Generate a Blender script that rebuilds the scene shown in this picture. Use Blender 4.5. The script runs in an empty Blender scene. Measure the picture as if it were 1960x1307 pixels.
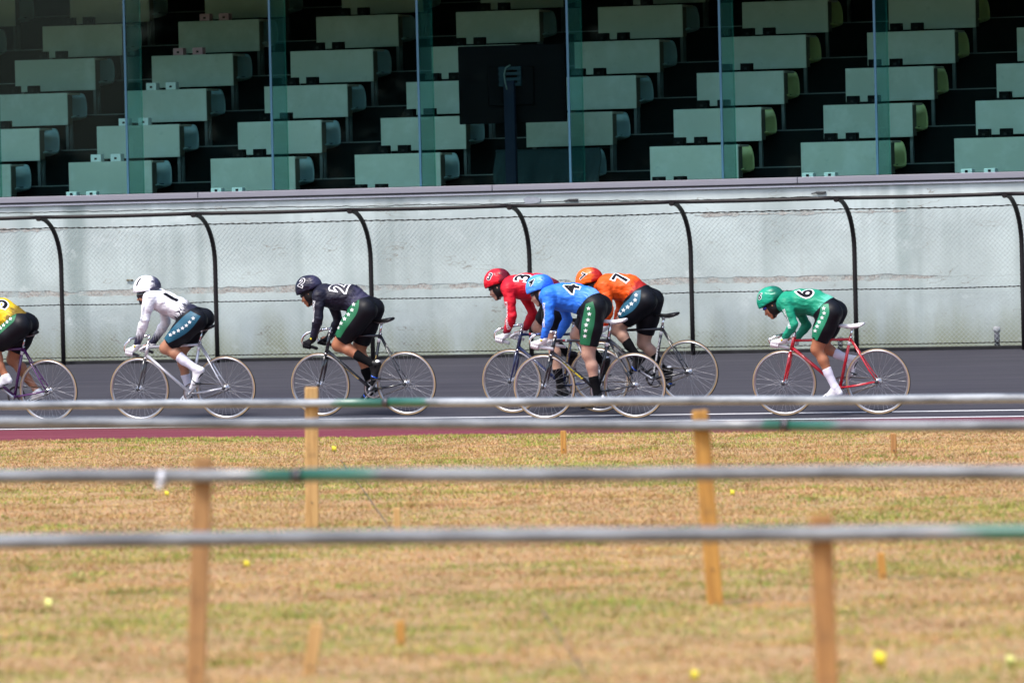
import bpy, bmesh, math, random
import numpy as np
from mathutils import Vector, Matrix
from mathutils.bvhtree import BVHTree

# ------------------------------------------------------------------ camera, light, exposure
F = 13934.0                      # focal length in pixels of the 1960 px wide photograph
PSI = math.radians(21.0)
DIST, CAMZ = 74.5, 2.107
PITCH = math.atan(249.5 / F)
ROLL = math.atan(0.024)
_h = np.array([-math.sin(PSI), math.cos(PSI), 0.0]); _z = np.array([0, 0, 1.0])
FW = math.cos(PITCH) * _h - math.sin(PITCH) * _z
_r0 = np.array([math.cos(PSI), math.sin(PSI), 0.0]); _u0 = np.cross(_r0, FW)
RT = math.cos(ROLL) * _r0 - math.sin(ROLL) * _u0
UP = math.cos(ROLL) * _u0 + math.sin(ROLL) * _r0
CAM = np.array([math.sin(PSI) * DIST, -math.cos(PSI) * DIST, CAMZ])

scn = bpy.context.scene
cd = bpy.data.cameras.new('camera'); cam = bpy.data.objects.new('camera', cd)
scn.collection.objects.link(cam); scn.camera = cam
cd.sensor_width = 36.0; cd.lens = F / 1960 * 36.0
cd.clip_start = 0.5; cd.clip_end = 3000
m = Matrix.Identity(4)
for i in range(3):
    m[i][0] = RT[i]; m[i][1] = UP[i]; m[i][2] = -FW[i]; m[i][3] = CAM[i]
cam.matrix_world = m
cd.dof.use_dof = True; cd.dof.focus_distance = 74.2
cd.dof.aperture_fstop = 3.8

world = bpy.data.worlds.new('World'); scn.world = world; world.use_nodes = True
wn = world.node_tree.nodes; wl = world.node_tree.links
sky = wn.new('ShaderNodeTexSky'); sky.sky_type = 'NISHITA'; sky.sun_disc = False
SUN_EL, SUN_AZ = math.radians(61), math.radians(205)
sky.sun_elevation = SUN_EL; sky.sun_rotation = SUN_AZ
sky.dust_density = 3.0; sky.air_density = 1.0; sky.ozone_density = 1.0
wl.new(sky.outputs[0], wn['Background'].inputs[0]); wn['Background'].inputs[1].default_value = 0.115
sd = bpy.data.lights.new('sun', 'SUN'); sd.energy = 1.5; sd.angle = math.radians(16); sd.color = (1, 0.965, 0.91)
sun = bpy.data.objects.new('sun', sd); scn.collection.objects.link(sun)
sdir = Vector((math.sin(SUN_AZ) * math.cos(SUN_EL), math.cos(SUN_AZ) * math.cos(SUN_EL), math.sin(SUN_EL)))
sun.rotation_euler = (-sdir).to_track_quat('-Z', 'Y').to_euler(); sun.location = (0, -20, 30)
scn.view_settings.view_transform = 'Standard'; scn.view_settings.look = 'None'
scn.view_settings.exposure = 1.36; scn.view_settings.gamma = 1.0; scn.view_settings.use_curve_mapping = False
scn.render.engine = 'CYCLES'
scn.cycles.max_bounces = 8; scn.cycles.transparent_max_bounces = 16

# ------------------------------------------------------------------ geometry of the view (where a point of the photo stands)
def ray(x, y): return FW + (x - 980) / F * RT - (y - 653.5) / F * UP
def on_y(x, y, Y):
    d = ray(x, y); return CAM + d * (Y - CAM[1]) / d[1]
def on_z(x, y, Z):
    d = ray(x, y); return CAM + d * (Z - CAM[2]) / d[2]
def at_dist(x, y, s): return CAM + ray(x, y) * s
BK = 0.0627; GZ = -0.045; LB = -0.69
def on_bank(x, y):
    d = ray(x, y); return CAM + d * ((GZ + BK * 0.72 + BK * CAM[1] - CAM[2]) / (d[2] - BK * d[1]))
def bank_z(Y): return GZ + BK * max(Y + 0.72, 0)
def pj(p):
    v = np.array(p, float) - CAM; q = v @ FW
    return 980 + F * (v @ RT) / q, 653.5 - F * (v @ UP) / q

# ------------------------------------------------------------------ helpers
COL = scn.collection
rng = random.Random(7); nr = np.random.default_rng(11)

def link(name, data, parent=None):
    o = bpy.data.objects.new(name, data); COL.objects.link(o)
    if parent is not None: o.parent = parent
    return o
def tag(o, label=None, cat=None, group=None, kind=None):
    if label: o['label'] = label
    if cat: o['category'] = cat
    if group: o['group'] = group
    if kind: o['kind'] = kind
    return o
def empty(name, M=None):
    o = bpy.data.objects.new(name, None); COL.objects.link(o); o.empty_display_size = 0.2
    if M is not None: o.matrix_world = M
    return o
def copy_tree(o, parent=None):
    c = o.copy(); COL.objects.link(c)
    if parent is not None: c.parent = parent
    for ch in o.children: copy_tree(ch, c)
    return c

class MB:
    """collects shapes into one mesh"""
    def __init__(s): s.v = []; s.f = []; s.mi = []; s.n = 0; s.sm = []
    def add(s, V, Fs, mi=0, smooth=False):
        s.v.extend([tuple(map(float, p)) for p in V])
        for f in Fs:
            s.f.append(tuple(i + s.n for i in f)); s.mi.append(mi); s.sm.append(smooth)
        s.n += len(V); return s
    def box(s, lo, hi, mi=0):
        x0, y0, z0 = lo; x1, y1, z1 = hi
        V = [(x0,y0,z0),(x1,y0,z0),(x1,y1,z0),(x0,y1,z0),(x0,y0,z1),(x1,y0,z1),(x1,y1,z1),(x0,y1,z1)]
        return s.add(V, [(0,3,2,1),(4,5,6,7),(0,1,5,4),(1,2,6,5),(2,3,7,6),(3,0,4,7)], mi)
    def bbox(s, lo, hi, b=0.004, mi=0):
        """box with chamfered vertical and front edges"""
        bm = bmesh.new(); bmesh.ops.create_cube(bm, size=1)
        lo = Vector(lo); hi = Vector(hi); c = (lo + hi) / 2; d = hi - lo
        for v in bm.verts: v.co = Vector((v.co.x * d.x, v.co.y * d.y, v.co.z * d.z)) + c
        bmesh.ops.bevel(bm, geom=bm.edges[:], offset=b, segments=1, affect='EDGES')
        bm.verts.index_update()
        s.add([v.co for v in bm.verts], [[v.index for v in f.verts] for f in bm.faces], mi); bm.free(); return s
    def tube(s, P, R, seg=8, mi=0, cap=True, smooth=True, flat=None):
        P = [Vector(p) for p in P]; n = len(P)
        if not hasattr(R, '__len__'): R = [R] * n
        T = []
        for i in range(n):
            t = (P[min(i + 1, n - 1)] - P[max(i - 1, 0)])
            T.append(t.normalized() if t.length > 1e-9 else Vector((0, 0, 1)))
        up = Vector((0, 1, 0)) if abs(T[0].y) < 0.9 else Vector((0, 0, 1))
        A = T[0].cross(up).normalized(); V = []
        for i in range(n):
            A = (A - T[i] * A.dot(T[i])).normalized(); Bv = T[i].cross(A)
            for k in range(seg):
                a = 2 * math.pi * k / seg
                fa, fb = (1, 1) if flat is None else flat
                V.append(P[i] + (A * math.cos(a) * fa + Bv * math.sin(a) * fb) * R[i])
        Fs = [(i*seg+k, i*seg+(k+1)%seg, (i+1)*seg+(k+1)%seg, (i+1)*seg+k) for i in range(n-1) for k in range(seg)]
        s.add(V, Fs, mi, smooth)
        if cap:
            b = s.n - len(V)
            s.f.append(tuple(b + k for k in reversed(range(seg)))); s.mi.append(mi); s.sm.append(False)
            s.f.append(tuple(b + (n-1)*seg + k for k in range(seg))); s.mi.append(mi); s.sm.append(False)
        return s
    def lathe(s, prof, axis_o=(0,0,0), axis='y', seg=24, mi=0, smooth=True, closed=False):
        """prof: (r, h) pairs, turned about an axis through axis_o"""
        o = Vector(axis_o); V = []
        for r, h in prof:
            for k in range(seg):
                a = 2*math.pi*k/seg; c, d = math.cos(a)*r, math.sin(a)*r
                V.append(o + (Vector((c, h, d)) if axis == 'y' else Vector((c, d, h))))
        n = len(prof); R = range(n) if closed else range(n-1)
        Fs = [(i*seg+k, ((i+1)%n)*seg+k, ((i+1)%n)*seg+(k+1)%seg, i*seg+(k+1)%seg) for i in R for k in range(seg)]
        return s.add(V, Fs, mi, smooth)
    def mesh(s, name, mats):
        me = bpy.data.meshes.new(name); me.from_pydata(s.v, [], s.f)
        for mm in (mats if isinstance(mats, (list, tuple)) else [mats]): me.materials.append(mm)
        me.polygons.foreach_set('material_index', s.mi); me.polygons.foreach_set('use_smooth', s.sm)
        me.update(); return me
    def build(s, name, mats, parent=None):
        return link(name, s.mesh(name, mats), parent)

def np_mesh(name, V, Q, mats, smooth=True):
    """quads or triangles from arrays"""
    me = bpy.data.meshes.new(name); V = np.asarray(V, np.float32); Q = np.asarray(Q, np.int32); k = Q.shape[1]
    me.vertices.add(len(V)); me.vertices.foreach_set('co', V.ravel())
    me.loops.add(Q.size); me.loops.foreach_set('vertex_index', Q.ravel())
    me.polygons.add(len(Q)); me.polygons.foreach_set('loop_start', np.arange(0, Q.size, k, dtype=np.int32))
    me.polygons.foreach_set('use_smooth', np.full(len(Q), smooth))
    me.update(calc_edges=True)
    for mm in (mats if isinstance(mats, (list, tuple)) else [mats]): me.materials.append(mm)
    return me

# ------------------------------------------------------------------ materials
def srgb(r, g, b):
    f = lambda c: (c/255/12.92) if c/255 <= 0.04045 else ((c/255+0.055)/1.055)**2.4
    return (f(r), f(g), f(b), 1)
def new_mat(name):
    mm = bpy.data.materials.new(name); mm.use_nodes = True
    return mm, mm.node_tree.nodes, mm.node_tree.links, mm.node_tree.nodes['Principled BSDF']
def plain(name, col, rough=0.5, metal=0.0, var=0.12, scale=30, bump=0.0, spec=0.5, coat=0):
    mm, n, l, b = new_mat(name)
    if len(col) == 3: col = (*col, 1)
    tc = n.new('ShaderNodeTexCoord'); no = n.new('ShaderNodeTexNoise'); no.inputs['Scale'].default_value = scale
    no.inputs['Detail'].default_value = 3
    l.new(tc.outputs['Object'], no.inputs['Vector'])
    mx = n.new('ShaderNodeMix'); mx.data_type = 'RGBA'
    mx.inputs[6].default_value = tuple(c*(1-var) for c in col[:3]) + (1,)
    mx.inputs[7].default_value = tuple(min(1, c*(1+var)) for c in col[:3]) + (1,)
    l.new(no.outputs['Fac'], mx.inputs[0]); l.new(mx.outputs[2], b.inputs['Base Color'])
    b.inputs['Roughness'].default_value = rough; b.inputs['Metallic'].default_value = metal
    b.inputs['Specular IOR Level'].default_value = spec
    if coat: b.inputs['Coat Weight'].default_value = coat
    if bump:
        bp = n.new('ShaderNodeBump'); bp.inputs['Strength'].default_value = bump; bp.inputs['Distance'].default_value = 0.01
        l.new(no.outputs['Fac'], bp.inputs['Height']); l.new(bp.outputs[0], b.inputs['Normal'])
    return mm
def node_math(n, l, op, a, b=None, clamp=False):
    x = n.new('ShaderNodeMath'); x.operation = op; x.use_clamp = clamp
    for i, v in enumerate((a, b)):
        if v is None: continue
        if isinstance(v, (int, float)): x.inputs[i].default_value = v
        else: l.new(v, x.inputs[i])
    return x.outputs[0]
def map_range(n, l, v, a, b, lo=0.0, hi=1.0):
    x = n.new('ShaderNodeMapRange'); x.interpolation_type = 'SMOOTHSTEP'
    l.new(v, x.inputs[0]); x.inputs[1].default_value = a; x.inputs[2].default_value = b
    x.inputs[3].default_value = lo; x.inputs[4].default_value = hi; return x.outputs[0]
def mixc(n, l, f, a, b):
    x = n.new('ShaderNodeMix'); x.data_type = 'RGBA'
    for s, v in ((6, a), (7, b)):
        if isinstance(v, tuple): x.inputs[s].default_value = v if len(v) == 4 else (*v, 1)
        else: l.new(v, x.inputs[s])
    if isinstance(f, (int, float)): x.inputs[0].default_value = f
    else: l.new(f, x.inputs[0])
    return x.outputs[2]
def noise(n, l, vec, scale, detail=4, rough=0.55, sc=None):
    if sc is not None:
        mp = n.new('ShaderNodeMapping'); mp.inputs['Scale'].default_value = sc; l.new(vec, mp.inputs[0]); vec = mp.outputs[0]
    x = n.new('ShaderNodeTexNoise'); x.inputs['Scale'].default_value = scale; x.inputs['Detail'].default_value = detail
    x.inputs['Roughness'].default_value = rough; l.new(vec, x.inputs['Vector']); return x.outputs['Fac']

def fabric(name, base, torso2, arm2, lo=0.62, hi=0.78, amp=0.55, rough=0.55):
    """racing kit: base colour with a printed splinter pattern towards waist / cuff / helmet rear (attribute flow)"""
    mm, n, l, b = new_mat(name)
    at = n.new('ShaderNodeAttribute'); at.attribute_name = 'flow'
    sp = n.new('ShaderNodeSeparateXYZ'); l.new(at.outputs['Vector'], sp.inputs[0])
    cb = n.new('ShaderNodeCombineXYZ'); l.new(node_math(n, l, 'MULTIPLY', sp.outputs[0], 3.2), cb.inputs[0])
    l.new(node_math(n, l, 'MULTIPLY', sp.outputs[1], 80.0), cb.inputs[1]); l.new(sp.outputs[2], cb.inputs[2])
    nz = n.new('ShaderNodeTexNoise'); nz.inputs['Scale'].default_value = 1.0; nz.inputs['Detail'].default_value = 2
    l.new(cb.outputs[0], nz.inputs['Vector'])
    k = node_math(n, l, 'ADD', sp.outputs[0], node_math(n, l, 'MULTIPLY', node_math(n, l, 'SUBTRACT', nz.outputs['Fac'], 0.5), amp))
    k = map_range(n, l, k, lo, hi)
    second = mixc(n, l, sp.outputs[2], torso2, arm2)
    tc = n.new('ShaderNodeTexCoord')
    wr = noise(n, l, tc.outputs['Object'], 14, 3, 0.5)
    bs = mixc(n, l, wr, tuple(c*0.93 for c in base[:3]), tuple(min(1, c*1.05) for c in base[:3]))
    l.new(mixc(n, l, k, bs, second), b.inputs['Base Color'])
    b.inputs['Roughness'].default_value = rough
    b.inputs['Specular IOR Level'].default_value = 0.3
    bp = n.new('ShaderNodeBump'); bp.inputs['Strength'].default_value = 0.85; bp.inputs['Distance'].default_value = 0.022
    l.new(noise(n, l, tc.outputs['Object'], 9, 2, 0.5, (1, 1, 2.2)), bp.inputs['Height']); l.new(bp.outputs[0], b.inputs['Normal'])
    return mm

M = {}
M['chrome'] = plain('chrome', (0.72, 0.72, 0.74), 0.18, 1.0, 0.05)
M['alu'] = plain('brushed_aluminium', (0.50, 0.50, 0.52), 0.35, 1.0, 0.05)
M['steel_dark'] = plain('dark_steel', (0.08, 0.08, 0.085), 0.4, 0.7)
M['black'] = plain('black_plastic', (0.005, 0.005, 0.006), 0.45, spec=0.3)
M['tyre'] = plain('tyre_tread', (0.018, 0.018, 0.02), 0.8)
M['tan_wall'] = plain('tan_sidewall', (0.36, 0.25, 0.14), 0.7)
M['white'] = plain('white_leather', (0.78, 0.78, 0.80), 0.45, var=0.04)
M['glove_white'] = plain('white_glove', (0.74, 0.74, 0.76), 0.7, var=0.06, bump=0.3)
M['glove_black'] = plain('black_glove', (0.006, 0.006, 0.009), 0.7, bump=0.3, spec=0.2)
M['shorts'] = plain('black_lycra', (0.0035, 0.004, 0.007), 0.5, var=0.3, scale=12, bump=0.15, spec=0.22)
M['sock_black'] = plain('black_sock', (0.004, 0.004, 0.005), 0.9, spec=0.1)
M['sock_white'] = plain('lilac_white_sock', (0.66, 0.64, 0.74), 0.85, var=0.04)
M['teal'] = plain('teal_print', srgb(6, 78, 102), 0.55, var=0.06)
M['green'] = plain('green_print', srgb(8, 98, 60), 0.55, var=0.06)
M['mint'] = plain('mint_print', srgb(16, 126, 90), 0.55, var=0.06)
M['print_white'] = plain('white_print', (0.8, 0.8, 0.82), 0.6, var=0.02)
M['print_grey'] = plain('grey_print', (0.42, 0.44, 0.5), 0.6, var=0.02)
M['print_black'] = plain('black_print', (0.004, 0.004, 0.008), 0.7, var=0.02, spec=0.12)
M['gold'] = plain('gold_print', (0.75, 0.52, 0.16), 0.4, 0.3)
M['yellow'] = plain('yellow_print', (0.75, 0.60, 0.02), 0.5, var=0.05)
M['red_print'] = plain('red_print', (0.55, 0.02, 0.03), 0.5)
M['visor'] = plain('dark_visor', (0.015, 0.016, 0.022), 0.12, coat=0.5)
M['visor_blue'] = plain('blue_visor', (0.02, 0.03, 0.30), 0.12, coat=0.5)
M['hair'] = plain('black_hair', (0.012, 0.010, 0.010), 0.6, scale=120, bump=0.6)
M['bar_tape'] = plain('white_rubber_grip', (0.66, 0.66, 0.68), 0.7)

def skin_mat(name, col):
    mm = plain(name, col, 0.5, var=0.14, scale=16, bump=0.08)
    return mm
SK_TAN = skin_mat('tanned_skin', (0.37, 0.145, 0.07))
SK_MID = skin_mat('olive_skin', (0.40, 0.185, 0.105))
SK_PALE = skin_mat('pale_skin', (0.43, 0.245, 0.175))
def paint(name, col, rough=0.22, metal=0.0): return plain(name, col, rough, metal, 0.04, coat=0.7)

# ------------------------------------------------------------------ ground, track, infield
def sheet(name, pts, mat):
    me = bpy.data.meshes.new(name); me.from_pydata(pts, [], [tuple(range(len(pts)))]); me.materials.append(mat)
    return tag(link(name, me), kind='structure')

def asphalt_mat():
    mm, n, l, b = new_mat('purple_grey_asphalt')
    tc = n.new('ShaderNodeTexCoord'); v = tc.outputs['Object']
    s1 = noise(n, l, v, 1.0, 5, 0.6, (0.25, 5.0, 1)); s2 = noise(n, l, v, 260, 2, 0.6); s3 = noise(n, l, v, 0.6, 3)
    c = mixc(n, l, map_range(n, l, s1, 0.3, 0.72), (0.033, 0.0325, 0.041, 1), (0.050, 0.049, 0.060, 1))
    c = mixc(n, l, map_range(n, l, s2, 0.35, 0.75, 0, 0.25), c, (0.10, 0.097, 0.125, 1))
    c = mixc(n, l, map_range(n, l, s3, 0.42, 0.75, 0, 0.3), c, (0.032, 0.030, 0.046, 1))
    tl = noise(n, l, v, 1.0, 3, 0.6, (0.05, 14.0, 1))      # rubbed-in tyre lines along the lane
    c = mixc(n, l, map_range(n, l, tl, 0.56, 0.70, 0, 0.65), c, (0.026, 0.025, 0.036, 1))
    l.new(c, b.inputs['Base Color']); b.inputs['Roughness'].default_value = 0.85
    b.inputs['Specular IOR Level'].default_value = 0.12
    bp = n.new('ShaderNodeBump'); bp.inputs['Strength'].default_value = 0.3; bp.inputs['Distance'].default_value = 0.004
    l.new(s2, bp.inputs['Height']); l.new(bp.outputs[0], b.inputs['Normal']); return mm
def red_mat():
    mm, n, l, b = new_mat('faded_red_surface')
    v = n.new('ShaderNodeTexCoord').outputs['Object']
    s1 = noise(n, l, v, 1.0, 5, 0.6, (0.3, 3.0, 1)); s2 = noise(n, l, v, 180, 2)
    c = mixc(n, l, map_range(n, l, s1, 0.3, 0.7), (0.115, 0.022, 0.036, 1), (0.175, 0.042, 0.060, 1))
    c = mixc(n, l, map_range(n, l, s2, 0.4, 0.8, 0, 0.2), c, (0.22, 0.09, 0.11, 1))
    l.new(c, b.inputs['Base Color']); b.inputs['Specular IOR Level'].default_value = 0.1; b.inputs['Roughness'].default_value = 0.9; return mm
def soil_mat():
    mm, n, l, b = new_mat('dry_turf')
    v = n.new('ShaderNodeTexCoord').outputs['Object']
    s1 = noise(n, l, v, 40, 4, 0.7); s2 = noise(n, l, v, 1.4, 4, 0.6, (0.6, 1, 1))
    c = mixc(n, l, map_range(n, l, s1, 0.3, 0.7), (0.24, 0.145, 0.06, 1), (0.42, 0.27, 0.13, 1))
    c = mixc(n, l, map_range(n, l, s2, 0.55, 0.75, 0, 0.7), c, (0.13, 0.17, 0.04, 1))
    l.new(c, b.inputs['Base Color']); b.inputs['Roughness'].default_value = 1.0; return mm
ASPH, RED, SOIL = asphalt_mat(), red_mat(), soil_mat()
LINE = plain('white_line_paint', (0.72, 0.72, 0.74), 0.7, var=0.1, scale=8)
EDGE = -4.55
sheet('ground', [(-1500, -1500, -0.12), (1500, -1500, -0.12), (1500, 1500, -0.12), (-1500, 1500, -0.12)], SOIL)
tr = MB()
xs = np.linspace(-60, 60, 61)
tr.add([(x, y, bank_z(y)) for x in xs for y in (LB, 7.42)], [(2*i, 2*i+2, 2*i+3, 2*i+1) for i in range(60)])
tag(tr.build('track', ASPH), kind='structure')
sheet('apron', [(-60, EDGE - .1, GZ), (60, EDGE - .1, GZ), (60, LB, GZ), (-60, LB, GZ)], RED)
def bank_strip(name, y0, y1, dz, mat):
    s = MB(); a, b2 = bank_z(y0) + dz, bank_z(y1) + dz
    s.add([(-60, y0, a), (60, y0, a), (60, y1, b2), (-60, y1, b2)], [(0, 1, 2, 3)])
    return tag(s.build(name, mat), kind='structure')
bank_strip('track_line', -0.035, 0.035, 0.004, LINE)
bank_strip('track_line', -0.72, -0.65, 0.006, LINE)

# value noise for turf patches
def vnoise(x, y, seed, cell):
    r = np.random.default_rng(seed); G = r.random((256, 256))
    X = x / cell + 1000; Y = y / cell + 1000; i = np.floor(X).astype(int); j = np.floor(Y).astype(int)
    u = X - i; v = Y - j; u = u*u*(3-2*u); v = v*v*(3-2*v); a = lambda p, q: G[p % 256, q % 256]
    return (a(i,j)*(1-u)*(1-v) + a(i+1,j)*u*(1-v) + a(i,j+1)*(1-u)*v + a(i+1,j+1)*u*v)
def turf_h(x, y): return GZ + 0.012 + 0.028*(vnoise(x, y, 3, 1.3) - 0.5) + 0.012*(vnoise(x, y, 4, 0.35) - 0.5)
gx = np.linspace(-14, 34, 241); gy = np.linspace(-62, EDGE, 290)
X, Y = np.meshgrid(gx, gy, indexing='ij'); Z = turf_h(X, Y)
edge_w = EDGE + 0.07*(vnoise(X[:, -1], X[:, -1]*0, 9, 0.25) - 0.5) + 0.08*(vnoise(X[:, -1], X[:, -1]*0, 10, 0.9) - 0.5)
Y[:, -1] = edge_w; Z[:, -1] = GZ + 0.004
V = np.stack([X, Y, Z], -1).reshape(-1, 3); idx = np.arange(len(V)).reshape(X.shape)
Q = np.stack([idx[:-1, :-1], idx[1:, :-1], idx[1:, 1:], idx[:-1, 1:]], -1).reshape(-1, 4)
tag(link('infield', np_mesh('infield', V, Q, SOIL)), kind='structure')

def grass():
    # blades in a wedge that covers the infield in view and some metres to either side
    N = 620000
    d = 27 + (71.5 - 27) * nr.random(N)**0.80
    half = d * 980 / F + 0.9
    s = (nr.random(N)*2 - 1) * half
    # cluster
    s += nr.normal(0, 0.01, N)
    bx = CAM[0] + FW[0]*d + RT[0]*s; by = CAM[1] + FW[1]*d + RT[1]*s
    ok = by < EDGE + 0.02 + 0.06*(vnoise(bx, by*0, 10, 0.9) - 0.5) + 0.10*(vnoise(bx, by, 12, 0.12) - 0.5); bx, by = bx[ok], by[ok]; N = len(bx)
    g = 0.55*vnoise(bx, by, 21, 1.1) + 0.3*vnoise(bx, by, 22, 0.4) + 0.35*vnoise(bx, by, 23, 3.0)
    near = np.clip((-by - 30)/5, 0, 1)*(0.6 + 0.8*vnoise(bx, by, 26, 1.6))
    edge = np.exp(-((by - (EDGE - 0.9))/0.8)**2)
    mid = np.exp(-((by + 26)/4.0)**2)
    g = g + 0.145*near + 0.21*edge + 0.07*mid + 0.015 - 0.06*np.exp(-((by + 9)/2.5)**2)
    green = nr.random(N) < np.clip((g - 0.585)*2.3, 0.06, 0.8)
    # scattered weed clumps: taller, greener
    wc = np.random.default_rng(77); nw = 90; wd_ = 29 + 40*wc.random(nw); ws_ = (wc.random(nw)*2 - 1)*wd_*980/F
    wxx = CAM[0] + FW[0]*wd_ + RT[0]*ws_; wyy = CAM[1] + FW[1]*wd_ + RT[1]*ws_; clump = np.zeros(N)
    for a_, b_ in zip(wxx, wyy):
        r_ = wc.uniform(.06, .20); clump = np.maximum(clump, np.exp(-(((bx - a_)/r_)**2 + ((by - b_)/(r_*1.3))**2)))
    green = green | (nr.random(N) < clump*0.9)
    tall = vnoise(bx, by, 31, 0.3) + 1.6*clump
    hgt = (0.010 + 0.022*nr.random(N)**1.5)*(0.7 + 0.7*tall) + np.where(green, 0.008*nr.random(N), 0)
    w = 0.0035 + 0.004*nr.random(N)
    a = nr.random(N)*2*np.pi; hgt = hgt*0.8; lean = np.abs(nr.normal(0, 0.9, N))*hgt + np.where(green, 0, 0.012*nr.random(N))
    la = nr.random(N)*2*np.pi
    z0 = turf_h(bx, by) - 0.004
    P0 = np.stack([bx - np.cos(a)*w, by - np.sin(a)*w, z0], 1); P1 = np.stack([bx + np.cos(a)*w, by + np.sin(a)*w, z0], 1)
    P2 = np.stack([bx + np.cos(la)*lean, by + np.sin(la)*lean, z0 + hgt], 1)
    V = np.stack([P0, P1, P2], 1).reshape(-1, 3); T = np.arange(3*N).reshape(-1, 3)
    straw = np.array([[0.44, 0.285, 0.118], [0.38, 0.24, 0.094], [0.47, 0.335, 0.157], [0.38, 0.205, 0.085], [0.46, 0.25, 0.135]])[nr.integers(0, 5, N)]
    grn = np.array([[0.24, 0.275, 0.05], [0.30, 0.31, 0.062], [0.17, 0.25, 0.05], [0.36, 0.32, 0.085]])[nr.integers(0, 4, N)]
    tone = (0.66 + 0.26*vnoise(bx, by, 41, 0.7) + 0.42*vnoise(bx, by, 42, 0.16))[:, None]*np.stack([1 + 0*bx, 0.93 + 0.14*vnoise(bx, by, 43, 0.35), 0.88 + 0.24*vnoise(bx, by, 44, 0.3)], 1)
    c = np.where(green[:, None], grn, straw) * tone * (0.92 + 0.16*nr.random(N))[:, None]
    mm, n, l, b = new_mat('grass_blades')
    at = n.new('ShaderNodeAttribute'); at.attribute_name = 'col'; l.new(at.outputs['Color'], b.inputs['Base Color'])
    b.inputs['Roughness'].default_value = 0.85; b.inputs['Specular IOR Level'].default_value = 0.2
    me = np_mesh('grass', V, T, mm, False)
    ca = me.attributes.new('col', 'FLOAT_COLOR', 'POINT')
    cc = np.repeat(np.concatenate([c, np.ones((N, 1))], 1), 3, axis=0).astype(np.float32); ca.data.foreach_set('color', cc.ravel())
    tag(link('grass', me), 'short dry straw coloured turf with scattered green patches', 'grass', kind='stuff')
grass()

# ------------------------------------------------------------------ wall below the grandstand
YW, YF, YG = 7.62, 7.18, 7.80        # wall face, fence, glass
X0, X1 = -17.0, 13.0
def wall_mat(base, light=False):
    mm, n, l, b = new_mat('weathered_pale_green_paint' + ('_light' if light else ''))
    v = n.new('ShaderNodeTexCoord').outputs['Object']
    sp = n.new('ShaderNodeSeparateXYZ'); l.new(v, sp.inputs[0]); zc = sp.outputs[2]
    big = noise(n, l, v, 0.9, 4, 0.6); fine = noise(n, l, v, 22, 5, 0.7)
    dark = tuple(c*0.76 for c in base[:3]) + (1,)
    c = mixc(n, l, map_range(n, l, big, 0.35, 0.7), dark, base)
    c = mixc(n, l, map_range(n, l, fine, 0.5, 0.8, 0, 0.3), c, tuple(k*0.78 for k in base[:3]))
    st = noise(n, l, v, 1.0, 3, 0.55, (2.1, 1, 0.12))       # rain streaks running down from the ledge
    c = mixc(n, l, map_range(n, l, st, 0.54, 0.74, 0, 0.65), c, (0.22, 0.27, 0.26, 1))
    st2 = noise(n, l, v, 1.0, 3, 0.6, (9, 1, 0.5))
    c = mixc(n, l, map_range(n, l, st2, 0.60, 0.82, 0, 0.25), c, (0.30, 0.31, 0.28, 1))
    # broad damp columns
    for xc, wd, k in ((-8.35, 0.16, 0.6), (-4.9, 0.10, 0.25), (1.78, 0.13, 0.55), (-9.0, 0.2, 0.45), (-7.05, 0.12, 0.3), (0.3, 0.25, 0.25)):
        dx = node_math(n, l, 'ABSOLUTE', node_math(n, l, 'SUBTRACT', node_math(n, l, 'ADD', sp.outputs[0], node_math(n, l, 'MULTIPLY', big, 0.25)), xc + 0.125))
        f = map_range(n, l, dx, 0.02, wd, k, 0.0)
        top = map_range(n, l, zc, 0.7, 1.5, 0.15, 1)
        c = mixc(n, l, node_math(n, l, 'MULTIPLY', f, top), c, (0.23, 0.29, 0.28, 1))
    # moss and dirt rising from the foot
    foot = map_range(n, l, node_math(n, l, 'ADD', zc, node_math(n, l, 'MULTIPLY', node_math(n, l, 'SUBTRACT', noise(n, l, v, 1.0, 4, 0.6, (3, 1, 0.4)), 0.5), -1.1)), 0.35, 1.0, 0.75, 0)
    c = mixc(n, l, foot, c, (0.235, 0.245, 0.13, 1))
    # hairline cracks: iso-lines of a slow noise, gated
    cr = noise(n, l, v, 1.0, 4, 0.6, (0.7, 1, 2.6)); cd_ = node_math(n, l, 'ABSOLUTE', node_math(n, l, 'SUBTRACT', cr, 0.52))
    gate = map_range(n, l, noise(n, l, v, 1.3, 2), 0.52, 0.6)
    c = mixc(n, l, node_math(n, l, 'MULTIPLY', map_range(n, l, cd_, 0.0, 0.006, 0.75, 0), gate), c, (0.20, 0.17, 0.13, 1))
    # flaked spots showing buff render
    fl = noise(n, l, v, 1.0, 6, 0.75, (3.0, 1, 9)); c = mixc(n, l, map_range(n, l, fl, 0.69, 0.73, 0, 0.8), c, (0.42, 0.38, 0.31, 1))
    ck = noise(n, l, v, 1.0, 5, 0.7, (1.7, 1, 2.3)); c = mixc(n, l, map_range(n, l, ck, 0.58, 0.74, 0, 0.55), c, (0.66, 0.72, 0.71, 1))
    l.new(c, b.inputs['Base Color']); b.inputs['Roughness'].default_value = 0.85
    bp = n.new('ShaderNodeBump'); bp.inputs['Strength'].default_value = 0.35; bp.inputs['Distance'].default_value = 0.01
    l.new(fine, bp.inputs['Height']); l.new(bp.outputs[0], b.inputs['Normal']); return mm
WALLM = wall_mat((0.535, 0.612, 0.60, 1)); WALL2 = wall_mat((0.60, 0.665, 0.65, 1), True)
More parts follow.
